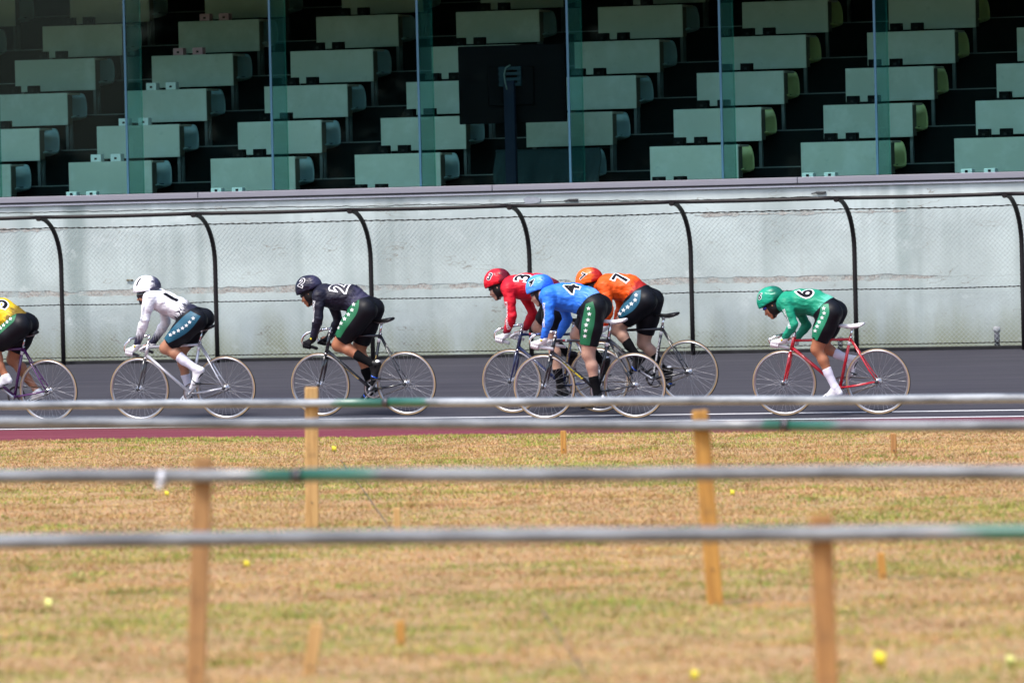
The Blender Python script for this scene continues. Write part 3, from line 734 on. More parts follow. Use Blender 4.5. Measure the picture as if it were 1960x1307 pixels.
# ------------------------------------------------------------------ low pipe barriers on wooden stakes
def pipe_mat(name, greens, joints, tone=1.0):
    mm, n, l, b = new_mat(name)
    v = n.new('ShaderNodeTexCoord').outputs['Object']; sp = n.new('ShaderNodeSeparateXYZ'); l.new(v, sp.inputs[0])
    s = noise(n, l, v, 1.0, 4, 0.6, (2.6, 10, 10)); f = noise(n, l, v, 60, 3)
    c = mixc(n, l, map_range(n, l, s, 0.35, 0.68), tuple(q*tone for q in (0.075, 0.085, 0.10)) + (1,), tuple(q*tone for q in (0.27, 0.295, 0.32)) + (1,))
    c = mixc(n, l, map_range(n, l, f, 0.6, 0.8, 0, 0.5), c, (0.08, 0.07, 0.06, 1))
    ru = noise(n, l, v, 1.0, 3, 0.6, (3.0, 8, 8)); c = mixc(n, l, map_range(n, l, ru, 0.68, 0.76, 0, 0.6), c, (0.22, 0.16, 0.10, 1))
    for xc, hw in greens:
        dx = node_math(n, l, 'ADD', node_math(n, l, 'ABSOLUTE', node_math(n, l, 'SUBTRACT', sp.outputs[0], xc)), node_math(n, l, 'MULTIPLY', node_math(n, l, 'SUBTRACT', noise(n, l, v, 1, 4, 0.6, (9, 22, 22)), 0.5), hw*1.0))
        c = mixc(n, l, map_range(n, l, dx, hw*0.78, hw*1.15, 1, 0), c, (0.006, 0.10, 0.06, 1))
    l.new(c, b.inputs['Base Color']); b.inputs['Roughness'].default_value = 0.4; b.inputs['Metallic'].default_value = 0.0; b.inputs['Coat Weight'].default_value = 1.0; b.inputs['Coat Roughness'].default_value = 0.35
    return mm
def wood_mat(name, a, b_):
    mm, n, l, b = new_mat(name); v = n.new('ShaderNodeTexCoord').outputs['Object']
    c = mixc(n, l, map_range(n, l, noise(n, l, v, 1, 5, 0.65, (45, 45, 2.5)), 0.3, 0.7), a, b_)
    c = mixc(n, l, map_range(n, l, noise(n, l, v, 7, 3), 0.50, 0.75, 0, 0.6), c, (0.15, 0.085, 0.04, 1))
    l.new(c, b.inputs['Base Color']); b.inputs['Roughness'].default_value = 0.8
    bp = n.new('ShaderNodeBump'); bp.inputs['Strength'].default_value = 0.5; bp.inputs['Distance'].default_value = 0.01
    l.new(noise(n, l, v, 1, 4, 0.6, (60, 60, 3)), bp.inputs['Height']); l.new(bp.outputs[0], b.inputs['Normal']); return mm
WOODS = [wood_mat('pale_pine', (0.38, 0.21, 0.07, 1), (0.58, 0.36, 0.14, 1)), wood_mat('orange_pine', (0.34, 0.155, 0.03, 1), (0.54, 0.28, 0.06, 1)),
         wood_mat('brown_pine', (0.27, 0.135, 0.05, 1), (0.43, 0.235, 0.09, 1)), wood_mat('weathered_pine', (0.27, 0.125, 0.04, 1), (0.44, 0.225, 0.075, 1))]
def stake_mesh(h, w, d, mat, name='stake'):
    s = MB(); s.bbox((-w/2, -d/2, -0.03), (w/2, d/2, h), 0.006)
    s.tube([(0.0, -d/2 - 0.006, h*0.18), (0.0, -d/2 + 0.01, h*0.18)], 0.006, 6, 1)
    return s.mesh(name, [mat, M['steel_dark']])
def barrier(lab, yl, yr, dl, dr, stake_px, top_y, base_y, joint_px, greens_px, wmat, w=0.085, r=0.030, lean=0.0):
    P = at_dist(0, yl, dl); Q_ = at_dist(1960, yr, dr)
    dirv = (Q_ - P); Lw = np.linalg.norm(dirv); dirv = dirv/Lw
    def at_px(px):                     # point of the pipe at this column
        lo, hi = -1.0, 2.0
        for _ in range(40):
            mid = (lo+hi)/2
            if pj(P + dirv*Lw*mid)[0] < px: lo = mid
            else: hi = mid
        return P + dirv*Lw*lo
    sk = at_px(stake_px)
    root = empty('pipe_barrier'); root.matrix_world = Matrix.Translation(Vector(sk)) @ Vector((1, 0, 0)).rotation_difference(Vector(dirv)).to_matrix().to_4x4()
    tag(root, lab, 'barrier', 'low pipe barriers across the infield')
    inv = root.matrix_world.inverted()
    loc = lambda p_: (inv @ Vector(p_))
    jx = [loc(at_px(p_))[0] for p_ in joint_px]; gr = [(loc(at_px(c_))[0], abs(loc(at_px(c_ + h_))[0] - loc(at_px(c_))[0])) for c_, h_ in greens_px]
    pm_ = pipe_mat('galvanised_pipe_' + str(int(yl)), gr, jx, 1.15 if yl < 800 else 0.62)
    ends = sorted([-9.0] + jx + [9.0])
    for a_, b2 in zip(ends[:-1], ends[1:]):
        n_ = 24; MB().tube([(a_ + 0.004 + (b2 - a_ - 0.008)*i/n_, 0, 0.0025*math.sin(i*0.9 + yl)) for i in range(n_ + 1)], r, 20).build('pipe', pm_, root)
    for j in jx:
        c = MB(); c.tube([(j - 0.022, 0, 0), (j + 0.022, 0, 0)], r + 0.003, 18); c.build('pipe_coupling', M['steel_dark'], root)
    # stakes: the one in view and one beyond each edge of the picture
    gz = GZ + 0.01
    top = at_dist(stake_px, top_y, (sk - CAM) @ FW)
    base = on_z(base_y[0], base_y[1], gz)
    for k, off in enumerate((0.0, -6.5, 6.8)):
        s_top = Vector(top) + Vector(dirv)*off; hgt = s_top.z - gz
        x_lean = (base_y[0] - stake_px)/F*((sk - CAM) @ FW) - hgt*0.024*(1.0) if k == 0 else 0.05
        me = stake_mesh(hgt, w, w*0.62, wmat)
        so_ = link('stake', me, root)
        ax = Vector((-x_lean*RT[0], -x_lean*RT[1], hgt)).normalized()
        pos = Vector((s_top.x + x_lean*RT[0], s_top.y + x_lean*RT[1] , gz))
        rot = Vector((0, 0, 1)).rotation_difference(ax).to_matrix().to_4x4() @ Matrix.Rotation(PSI, 4, 'Z')
        # stand just behind the pipe
        pos = pos + Vector((FW[0], FW[1], 0))*(r + w*0.31 - 0.004)
        so_.matrix_world = root.matrix_world.inverted() @ (Matrix.Translation(pos) @ rot)
        so_.matrix_parent_inverse = Matrix.Identity(4); so_.matrix_basis = root.matrix_world.inverted() @ (Matrix.Translation(pos) @ rot)
    return root, at_px
B1, f1 = barrier('farthest low pipe barrier, bright pipe on a pale stake between two riders', 775, 762.5, 51.2, 47.4, 596, 741, (597, 1021), [740], [(733, 92)], WOODS[0], 0.092)
B2, f2 = barrier('second low pipe barrier from the track, on a leaning orange wooden stake', 808, 815.5, 41.4, 38.2, 1340, 785, (1370, 1152), [1505], [(1530, 70)], WOODS[1], 0.088)
B3, f3 = barrier('third low pipe barrier from the track, with green paint and a white rag', 912.5, 904, 31.8, 29.6, 388, 874, (372, 1420), [572], [(600, 118)], WOODS[2], 0.082)
B4, f4 = barrier('nearest low pipe barrier, grey pipe on a brown stake at lower right', 1036, 1017, 29.3, 27.2, 1572, 983, (1590, 1520), [], [(2010, 160)], WOODS[3], 0.088)
# white rag knotted on the third pipe
rp = f3(315); rg = MB(); V = []
for i in range(7):
    for j in range(10):
        a = j/10*2*math.pi; rr = 0.0335 + 0.002*math.sin(3*a + i) + (0.004 if i in (2, 3, 4) else 0)
        V.append((-0.020 + 0.0066*i, math.cos(a)*rr, math.sin(a)*rr - 0.006))
rg.add(V, [(i*10+j, i*10+(j+1) % 10, (i+1)*10+(j+1) % 10, (i+1)*10+j) for i in range(6) for j in range(10)] + [tuple(range(10))[::-1], tuple(range(60, 70))], 0, True)
rg.add([(-0.02, -0.04, -0.03), (0.02, -0.042, -0.03), (0.016, -0.045, -0.050), (-0.010, -0.038, -0.052), (-0.02, -0.032, -0.03), (0.02, -0.034, -0.03), (0.016, -0.037, -0.050), (-0.010, -0.03, -0.052)],
       [(0,3,2,1),(4,5,6,7),(0,1,5,4),(1,2,6,5),(2,3,7,6),(3,0,4,7)])
ob = rg.build('rag', plain('white_rag', (0.55, 0.57, 0.62), 0.8)); ob.location = Vector(rp); ob.rotation_euler = (0, 0, PSI*-1)
tag(ob, 'small white rag knotted round the third pipe near its stake', 'rag')

# pegs
def peg(tx, ty_, bx, by, w, mi, lab):
    b_ = on_z(bx, by, GZ + 0.012); s_ = (b_ - CAM) @ FW; t_ = at_dist(tx, ty_, s_)
    me = stake_mesh(float(np.linalg.norm(t_ - b_)), w, w*0.8, WOODS[mi], 'wooden_peg')
    o = link('wooden_peg', me); ax = Vector(t_ - b_).normalized()
    o.matrix_world = Matrix.Translation(Vector(b_)) @ Vector((0, 0, 1)).rotation_difference(ax).to_matrix().to_4x4() @ Matrix.Rotation(PSI, 4, 'Z')
    return tag(o, lab, 'peg', 'short wooden pegs in the grass')
peg(1078, 824, 1079, 868, 0.052, 1, 'short brown peg at the track edge of the grass, below the blue rider')
peg(1710, 829, 1711, 869, 0.050, 3, 'short brown peg at the track edge of the grass, below the green rider')
peg(759, 972, 763, 1030, 0.045, 0, 'short pale peg just behind the nearest grey pipe, left of centre')
peg(1686, 1057, 1690, 1110, 0.045, 1, 'short peg right of the two leaning stakes, beside a fallen string')
peg(607, 1193, 591, 1292, 0.062, 0, 'pale peg tilted to the right near the bottom left')
peg(766, 1188, 768, 1238, 0.045, 1, 'small orange peg near the bottom, left of centre')
# yellow marker flags
YEL = plain('yellow_tape', (0.62, 0.52, 0.03), 0.7); YEL2 = plain('pale_yellow_tape', (0.62, 0.62, 0.20), 0.7)
def marker(x, y, s, lab, mt=None):
    b_ = on_z(x, y + 5, GZ + 0.01)
    t = empty('marker_flag'); t.location = Vector(b_); t.rotation_euler = (0, 0, PSI + rng.uniform(-.4, .4))
    m1 = MB(); n_ = 9; V = []
    for k in (0, 1):
        for i in range(n_):
            u = i/(n_-1); V.append((-0.34*s + 0.68*s*u, 0.18*s*math.sin(u*5 + k) , 0.50*s + (k - .5)*s*1.05*(1 - 0.35*abs(u - .5)) + 0.08*s*math.sin(u*7)))
    m1.add(V, [(i, i+1, n_+i+1, n_+i) for i in range(n_-1)], 0, True)
    o = m1.build('flag_tape', mt or YEL, t); so = o.modifiers.new('thick', 'SOLIDIFY'); so.thickness = 0.004
    MB().tube([(0, 0, -0.03), (0, 0, 0.35*s)], 0.003, 5).build('pin', M['steel_dark'], t)
    tag(t, lab, 'marker', 'yellow markers in the grass'); return t
marker(640, 860, 0.055, 'yellow marker between the farthest pipe and the one below, near the pale stake')
marker(320, 945, 0.042, 'small yellow marker under the white rag')
marker(1402, 944, 0.046, 'yellow marker just right of the leaning orange stake')
marker(473, 1082, 0.048, 'yellow marker right of the brown stake below the lowest pipe')
marker(93, 1162, 0.065, 'pale yellow marker at the far left of the near grass', YEL2)
marker(1685, 1272, 0.075, 'largest yellow marker, near the bottom right')
marker(1935, 1270, 0.050, 'yellow marker at the bottom right corner', YEL2)
marker(1330, 1298, 0.05, 'yellow marker at the bottom edge, left of the lower right stake')
# strings
STR = plain('dark_string', (0.10, 0.09, 0.06), 0.8)
def string(pts, lab, r=0.0035):
    a = MB(); a.tube([on_z(x, y, GZ + 0.02 + 0.006*(i % 2)) for i, (x, y) in enumerate(pts)], r, 6)
    tag(a.build('string', STR), lab, 'string', 'strings lying in the grass')
string([(652, 880), (668, 902), (690, 930), (720, 972), (745, 1008), (760, 1026)], 'dark string running down to the pale peg left of centre')
string([(1035, 1165), (1062, 1200), (1085, 1236), (1110, 1272), (1125, 1300)], 'dark string slanting through the near grass below centre', 0.003)
string([(1692, 1104), (1740, 1108), (1790, 1100), (1840, 1106), (1885, 1116)], 'dark string trailing right from the short peg on the right', 0.003)

# ------------------------------------------------------------------ bicycles
CROPS = {1: (190, 500, 1307/320), 2: (540, 500, 1307/320), 3: (900, 490, 951/240), 4: (1080, 490, 1267/320), 6: (1430, 520, 1438/330), 5: (0, 540, 794/170)}
CDIR = Vector(FW)
class Frame:
    """the upright frame of one bicycle: x to the rear, y away from the camera, z up from the wheel's contact point"""
    def __init__(s, contact, crop, yaw=0.0, lean=4.0, rear=False):
        c = on_bank(*contact)
        R = Matrix.Rotation(math.radians(yaw), 4, 'Z') @ Matrix.Rotation(math.radians(lean), 4, 'X')
        off = R @ Vector((0.97 if rear else 0, 0, 0))
        s.M = Matrix.Translation(Vector((c[0], c[1], bank_z(c[1]))) - off) @ R
        z = bank_z(s.M.translation.y); s.M.translation.z = z
        s.I = s.M.inverted(); s.c = CROPS[crop]
    def px(s, x, y): return s.c[0] + x/s.c[2], s.c[1] + y/s.c[2]
    def L(s, x, y, yl=0.0):
        fx, fy = s.px(x, y); o = s.I @ Vector(CAM); d = s.I.to_3x3() @ Vector(ray(fx, fy))
        return o + d*((yl - o.y)/d.y)
    def eye_dir(s, x, y):
        fx, fy = s.px(x, y); return (s.I.to_3x3() @ Vector(ray(fx, fy))).normalized()

def ring(rc, r, n, k, sq=1.0):
    return [(rc + r*math.cos(2*math.pi*i/k), r*sq*math.sin(2*math.pi*i/k)) for i in range(k)]
_w = MB()
prof = [(0.3225 + 0.0115*math.cos(2*math.pi*i/12), 0.0115*math.sin(2*math.pi*i/12)) for i in range(12)]
V = []; seg = 72
for (r, h_) in prof:
    for k in range(seg):
        a = 2*math.pi*k/seg; V.append((math.cos(a)*r, h_, math.sin(a)*r))
for i in range(12):
    mid = 0.5*(prof[i][0] + prof[(i+1) % 12][0])
    Fs = [(i*seg+k, ((i+1) % 12)*seg+k, ((i+1) % 12)*seg+(k+1) % seg, i*seg+(k+1) % seg) for k in range(seg)]
    _w.f.extend(Fs); _w.mi.extend([0 if mid > 0.3262 else 1]*seg); _w.sm.extend([True]*seg)
_w.v = V; _w.n = len(V)
TYRE = _w.mesh('tyre', [M['tyre'], M['tan_wall']])
RIM = MB().lathe([(0.3175, -0.0095), (0.3175, 0.0095), (0.309, 0.0110), (0.301, 0.008), (0.298, 0), (0.301, -0.008), (0.309, -0.0110)], seg=72, closed=True).mesh('rim', M['alu'])
HUB = MB().lathe([(0, -0.058), (0.008, -0.058), (0.008, -0.046), (0.014, -0.044), (0.030, -0.037), (0.030, -0.032), (0.013, -0.027), (0.011, 0), (0.013, 0.027), (0.030, 0.032), (0.030, 0.037), (0.014, 0.044), (0.008, 0.046), (0.008, 0.058), (0, 0.058)], seg=20)
HUB.lathe([(0, -0.070), (0.012, -0.069), (0.020, -0.062), (0.020, -0.054), (0, -0.054)], seg=14, mi=1); HUB.lathe([(0, 0.052), (0.013, 0.052), (0.013, 0.064), (0, 0.064)], seg=10, mi=1)
HUB = HUB.mesh('hub', [M['chrome'], M['steel_dark']])
SPM = plain('bright_spoke', (0.6, 0.6, 0.63), 0.3, 0.8)
SPOKES = []
for side in (-1, 1):
    for tang in (-1, 1):
        a = tang*math.radians(62)
        SPOKES.append(MB().tube([(0.028*math.cos(a), side*0.034, 0.028*math.sin(a)), (0.301, side*0.002, 0)], 0.0007, 4, cap=False).mesh('spoke', SPM))
def wheel(root, x, spin):
    wr = link('wheel', RIM, root); wr.location = (x, 0, 0.334); wr.rotation_euler = (0, spin, 0)
    link('tyre', TYRE, wr); link('hub', HUB, wr)
    for k in range(36):
        s = link('spoke', SPOKES[k % 4], wr); s.rotation_euler = (0, 2*math.pi*k/36, 0)
    return wr

def text_mesh(txt, offset=0.0, shear=0.0, maxlen=0.06, spacing=1.0):
    cu = bpy.data.curves.new('t', 'FONT'); cu.body = txt; cu.size = 1.0; cu.offset = offset; cu.align_x = 'CENTER'; cu.align_y = 'CENTER'
    cu.resolution_u = 4; cu.shear = shear; cu.space_character = spacing
    o = bpy.data.objects.new('t', cu); COL.objects.link(o); bpy.context.view_layer.update()
    me = bpy.data.meshes.new_from_object(o.evaluated_get(bpy.context.evaluated_depsgraph_get()))
    bm = bmesh.new(); bm.from_mesh(me); bmesh.ops.triangulate(bm, faces=bm.faces[:])
    for _ in range(5):
        es = [e for e in bm.edges if e.calc_length() > maxlen]
        if not es: break
        bmesh.ops.subdivide_edges(bm, edges=es, cuts=1); bmesh.ops.triangulate(bm, faces=[f for f in bm.faces if len(f.verts) > 3])
    bm.verts.index_update(); V = [tuple(v.co) for v in bm.verts]; Fs = [tuple(v.index for v in f.verts) for f in bm.faces]
    bm.free(); bpy.data.objects.remove(o); bpy.data.curves.remove(cu); bpy.data.meshes.remove(me)
    return V, Fs
_tc = {}
def tmesh(*a):
    if a not in _tc: _tc[a] = text_mesh(*a)
    return _tc[a]
def wrap(name, V, Fs, mat, parent, bvh, o, r, u, n, sx, sy, off, reach=0.25):
    """lay flat print (V in units) on the surface under it: o centre, r right, u up, n outward"""
    P = []; okv = []
    for v in V:
        q = o + r*(v[0]*sx) + u*(v[1]*sy) + n*reach
        h_ = bvh.ray_cast(q, -n, reach*2)
        if h_[0] is None: P.append(q); okv.append(False)
        else:
            nn = h_[1] if h_[1].dot(n) > 0 else -h_[1]
            P.append(h_[0] + nn*off); okv.append(True)
    keep = [f for f in Fs if all(okv[i] for i in f) and max((P[f[0]] - P[f[1]]).length, (P[f[1]] - P[f[2]]).length) < 0.06]
    used = sorted({i for f in keep for i in f}); mp = {a: b for b, a in enumerate(used)}
    if not used: return None
    me = bpy.data.meshes.new(name); me.from_pydata([P[i] for i in used], [], [tuple(mp[i] for i in f) for f in keep]); me.materials.append(mat); me.update()
    return link(name, me, parent)
def bvh_of(*objs):
    V = []; P = []
    for o in objs:
        b = len(V); V += [v.co.copy() for v in o.data.vertices]; P += [tuple(i + b for i in p.vertices) for p in o.data.polygons]
    return BVHTree.FromPolygons(V, P)

def saddle_mesh(x0, x1, z, mat):
    n_ = 16; k = 18; V = []
    for i in range(n_):
        u = i/(n_-1); x = x0 + (x1 - x0)*u
        w_ = np.interp(u, [0, .05, .35, .6, .8, .93, 1], [.010, .019, .024, .040, .064, .066, .040])
        zt = z + np.interp(u, [0, .1, .5, .8, 1], [-.010, -.001, -.006, .006, .012]); th = np.interp(u, [0, .1, .5, .85, 1], [.018, .030, .034, .040, .016])
        for j in range(k):
            a = 2*math.pi*j/k; c, s_ = math.cos(a), math.sin(a)
            V.append((x, w_*abs(c)**0.8*(1 if c > 0 else -1), zt - th/2 + th/2*abs(s_)**0.7*(1 if s_ > 0 else -1) - 0.01*abs(c)**2))
    s = MB(); s.add(V, [(i*k+j, (i+1)*k+j, (i+1)*k+(j+1) % k, i*k+(j+1) % k) for i in range(n_-1) for j in range(k)] + [tuple(range(k)), tuple(range((n_-1)*k, n_*k))[::-1]], 0, True)
    return s.mesh('saddle', mat)

def bicycle(fr, pr):
    """pr: frame paint, zc seat cluster height, zh head tube top, zst stem height, sz saddle height, sx saddle rear x, hand (x, z), crank angle"""
    root = empty('bicycle', fr.M); tag(root, pr['label'], 'bicycle', 'track bicycles in the race')
    fp = pr['paint']; fk = pr.get('fork', fp)
    RH = Vector((.97, 0, .334)); BB = Vector((.575, 0, .278)); SC = Vector((.700, 0, pr['zc'])); HT = Vector((.13, 0, pr['zh'])); HB = Vector((.088, 0, .668))
    HT.x = HB.x + (pr['zh'] - .668)*0.26
    f = MB()
    f.tube([HB + Vector((-.004, 0, -.014)), HT + Vector((.004, 0, .012))], .0190, 14); f.tube([HT + Vector((-.006, 0, -.026)), SC + Vector((0, 0, -.012))], .0145, 12)
    f.tube([HB + Vector((.006, 0, .022)), BB], .0172, 12); sd_ = (SC - BB).normalized(); f.tube([BB, SC + sd_*.012], .0160, 12)
    f.lathe([(0, -.036), (.022, -.036), (.022, .036), (0, .036)], BB, seg=16)
    for s in (-1, 1):
        f.tube([SC + Vector((.004, s*.014, -.006)), Vector((.90, s*.045, .334 + (pr['zc'] - .334)*.24)), RH + Vector((-.004, s*.056, .008))], [.0085, .0080, .0065], 8)
        f.tube([BB + Vector((.01, s*.024, 0)), Vector((.74, s*.040, .295)), RH + Vector((-.004, s*.056, 0))], [.0115, .0105, .0075], 8)
        f.bbox((.955, s*.056 - .004, .322), (.992, s*.056 + .004, .346), .002)
    f.tube([(.885, -.048, .334 + (pr['zc'] - .334)*.27), (.885, .048, .334 + (pr['zc'] - .334)*.27)], .006, 8)
    fo = f.build('frame', fp, root)
    sb = MB(); q = BB.lerp(SC, 0.86); q2 = BB.lerp(SC, 0.93); sb.tube([q, q2], .0168, 14); sb.build('seat_tube_band', M['print_white'], fo)
    if pr.get('flag'):
        a_ = HT.lerp(SC, .16) + Vector((0, 0, -.022)); b_ = HT.lerp(SC, .20) + Vector((0, 0, -.022)); c_ = HT.lerp(SC, .235) + Vector((0, 0, -.022))
        MB().tube([a_, b_], .0148, 12).build('red_decal', M['red_print'], fo); MB().tube([b_, c_], .0148, 12).build('white_decal', M['print_white'], fo)
    # fork
    g = MB(); cr = HB + Vector((-.006, 0, -.03))
    g.tube([cr + Vector((0, -.032, 0)), cr + Vector((0, .032, 0))], .014, 10)
    for s in (-1, 1):
        g.tube([cr + Vector((0, s*.032, .004)), cr + Vector((-.030, s*.042, -.13)), Vector((.022, s*.049, .40)), Vector((.002, s*.051, .334))], [.0165, .0150, .0095, .0070], 10, flat=(1.0, .8))
    g.build('fork', fk, root)
    hs = MB(); hs.tube([HB + Vector((-.004, 0, -.020)), HB + Vector((-.001, 0, -.008))], .021, 14); hs.tube([HT + Vector((.003, 0, .010)), HT + Vector((.008, 0, .030))], .020, 14); hs.build('headset', M['chrome'], root)
    # seat post and saddle
    top = SC + sd_*((pr['sz'] - .05 - SC.z)/sd_.z)
    sp = MB(); sp.tube([SC - sd_*.01, top], .0125, 12); sp.lathe([(0, -.022), (.016, -.022), (.018, 0), (.016, .022), (0, .022)], top + Vector((0, 0, .006)), seg=12)
    sp.build('seat_post', M['chrome'], root)
    xs1 = pr['sx'] - .015; x0 = xs1 - .268
    sa = link('saddle', saddle_mesh(x0, xs1, pr['sz'], pr['saddle']), root)
    rl = MB()
    for s in (-1, 1): rl.tube([(x0 + .04, s*.012, pr['sz'] - .03), (x0 + .11, s*.022, pr['sz'] - .046), (xs1 - .09, s*.022, pr['sz'] - .046), (xs1 - .03, s*.03, pr['sz'] - .026)], .0035, 6)
    rl.build('saddle_rail', M['alu'], sa)
    cb = MB(); cb.tube([SC + Vector((.006, -.02, .004)), SC + Vector((.02, .0, .006)), SC + Vector((.006, .02, .004))], .008, 8); cb.build('seat_clamp', M['chrome'], root)
    # stem and bars
    zs = pr['zst']; xq = HT.x + (zs - HT.z)*0.22; xs = xq - pr.get('stem', .115)
    stc = Vector((xs, 0, zs - .015))
    st = MB(); st.tube([HT + Vector((.006, 0, .02)), Vector((xq, 0, zs - .004))], .0115, 12); st.tube([Vector((xq + .008, 0, zs)), stc], [.0135, .0125], 12)
    st.tube([stc + Vector((0, -.022, 0)), stc + Vector((0, .022, 0))], .019, 14); st.build('stem', M['chrome'], root)
    hx, hz = pr['hand']; el = pr.get('end', .09)
    for s in (-1, 1):
        P = [stc, stc + Vector((-.002, s*.07, 0)), stc + Vector((-.010, s*.135, .0)), Vector((xs - .045, s*.165, zs - .022)), Vector((hx - .012, s*.180, min(hz + .128, zs - .028))), Vector((hx - .052, s*.190, min(hz + .096, zs - .05))), Vector((hx - .066, s*.193, hz + .055)),
             Vector((hx - .056, s*.193, hz + .020)), Vector((hx - .028, s*.193, hz + .003)), Vector((hx + .01, s*.193, hz - .003)), Vector((hx + el, s*.193, hz - .03))]
        # smooth
        Q_ = []
        for i in range(len(P) - 1):
            p0, p1, p2, p3 = P[max(i-1, 0)], P[i], P[i+1], P[min(i+2, len(P)-1)]
            for t in (0, .33, .66): Q_.append(.5*((2*p1) + (p2-p0)*t + (2*p0-5*p1+4*p2-p3)*t*t + (3*p1-p0-3*p2+p3)*t**3))
        Q_.append(P[-1])
        MB().tube(Q_[1:], .0125, 12).build('handlebar', M['chrome'], root)
        gr = MB(); gr.tube([P[8], P[9], P[10] + Vector((.012, 0, -.003))], .0165, 12); gr.build('grip', pr.get('grip', M['bar_tape']), root)
    wheel(root, 0, pr['spin'][0]); wheel(root, .97, pr['spin'][1])
    # drivetrain on the far (right hand) side
    yc = .046
    cr_ = MB(); R_ = .098
    tp = []
    for i in range(98): tp.append((R_ + (.004 if i % 2 else -.001)))
    V = []
    for yy in (yc - .0015, yc + .0015):
        for i in range(98): a = 2*math.pi*i/98; V.append((BB.x + math.cos(a)*tp[i], yy, BB.z + math.sin(a)*tp[i]))
        for i in range(98): a = 2*math.pi*i/98; V.append((BB.x + math.cos(a)*.083, yy, BB.z + math.sin(a)*.083))
    Fs = []
    for i in range(98):
        j = (i+1) % 98
        Fs += [(i, j, 98+j, 98+i), (196+i, 294+i, 294+j, 196+j), (i, 196+i, 196+j, j), (98+i, 98+j, 294+j, 294+i)]
    cr_.add(V, Fs)
    for k in range(5):
        a = pr['crank'] + 2*math.pi*k/5 + .3; cr_.tube([BB + Vector((0, yc, 0)), BB + Vector((math.cos(a)*.086, yc, math.sin(a)*.086))], .006, 6)
    cr_.build('chainring', M['steel_dark'] if pr.get('dark_ring') else M['alu'], root)
    ch = MB(); rc = .030; loop = []
    dx_ = RH - BB; th = math.atan2(dx_.z, dx_.x); al = math.asin((R_ + .002 - rc)/dx_.length)
    for i in range(21): a = th + math.pi/2 - al*0 + (math.pi)*i/20; loop.append(BB + Vector((math.cos(a)*(R_+.003), yc, math.sin(a)*(R_+.003))))
    for i in range(9): a = th - math.pi/2 + math.pi*i/8; loop.append(RH + Vector((math.cos(a)*rc, yc, math.sin(a)*rc)))
    loop.append(loop[0]); ch.tube(loop, .0048, 6); ch.build('chain', plain('oily_chain', (.10, .08, .06), .5, .6) if 'CH' not in M else M['CH'], root)
    MB().lathe([(.012, yc - .002), (.032, yc - .002), (.032, yc + .002), (.012, yc + .002)], RH, seg=24, closed=True).build('sprocket', M['alu'], root)
    ca = Vector((math.cos(pr['crank']), 0, math.sin(pr['crank']))); ped = {}
    for s in (-1, 1):
        d = ca*(1 if s < 0 else -1); b0 = BB + Vector((0, s*.058, 0)); b1 = b0 + d*.165 + Vector((0, s*.010, 0))
        c = MB(); c.tube([b0 - d*.016, b0, b0 + d*.08, b1, b1 + d*.012], [.012, .0175, .0125, .0115, .009], 10, flat=(1, .65)); c.lathe([(0, s*.045), (.010, s*.045), (.010, s*.070), (0, s*.070)], BB, seg=12)
        c.build('crank', M['alu'], root)
        pc = b1 + Vector((0, s*.055, 0)); ped[s] = pc
        p_ = MB(); p_.tube([b1, pc + Vector((0, s*.045, 0))], .006, 8); p_.bbox(pc + Vector((-.032, -.038, -.010)), pc + Vector((.032, .038, -.004)), .002)
        p_.bbox(pc + Vector((-.034, -.040, -.011)), pc + Vector((-.028, .040, .011)), .002); p_.bbox(pc + Vector((.028, -.040, -.011)), pc + Vector((.034, .040, .011)), .002)
        p_.build('pedal', M['steel_dark'], root)
    # writing on the tubes
    bv = bvh_of(fo)
    def along(a_, b_, txt, mat, hgt, off=.0012, shear=.25, bold=.02, flip=1, name='frame_lettering'):
        r_ = (b_ - a_).normalized()*flip; n_ = Vector((0, -1, 0)); u_ = n_.cross(r_)
        V, Fs = tmesh(txt, bold, shear, .25, 1.0); w_ = max(v[0] for v in V) - min(v[0] for v in V)
        wrap(name, V, Fs, mat, fo, bv, (a_ + b_)/2, r_, u_, n_, (b_ - a_).length/w_, hgt, off)
    for (t0, t1, tube, txt, mat, hh, bold) in pr.get('text', ()):
        A_, B_ = {'down': (HB, BB), 'seat': (BB, SC)}[tube]
        along(A_.lerp(B_, t0), A_.lerp(B_, t1), txt, mat, hh, bold=bold)
    for (t0, t1, tube, mat) in pr.get('marks', ()):      # illegible script: small strokes
        A_, B_ = {'down': (HB, BB), 'seat': (BB, SC), 'stay': (BB + Vector((0, -.024, 0)), RH + Vector((0, -.056, 0)))}[tube]
        r_ = (B_ - A_).normalized(); u_ = Vector((0, -1, 0)).cross(r_); Lm = (B_ - A_).length*(t1 - t0); rr = random.Random(int(t0*100) + 5)
        V = []; Fs = []; x = 0
        while x < Lm:
            wd = rr.uniform(.008, .018) if x < Lm*.75 else Lm - x; hh = rr.uniform(.004, .0085) if x < Lm*.75 else .006
            b = len(V); sl = rr.uniform(-.003, .005); n_s = max(1, int(wd/.008))
            for i in range(n_s + 1): V += [(x + wd*i/n_s, -hh*.7, 0), (x + wd*i/n_s + sl, hh, 0)]
            for i in range(n_s): Fs += [(b+2*i, b+2*i+2, b+2*i+3), (b+2*i, b+2*i+3, b+2*i+1)]
            x += wd + rr.uniform(.003, .008)
        wrap('frame_script', V, Fs, mat, fo, bv, A_.lerp(B_, t0), r_, u_, Vector((0, -1, 0)), 1, 1, .0012)
    return root, ped, dict(BB=BB)
M['CH'] = plain('oily_chain', (.10, .08, .06), .5, .6)

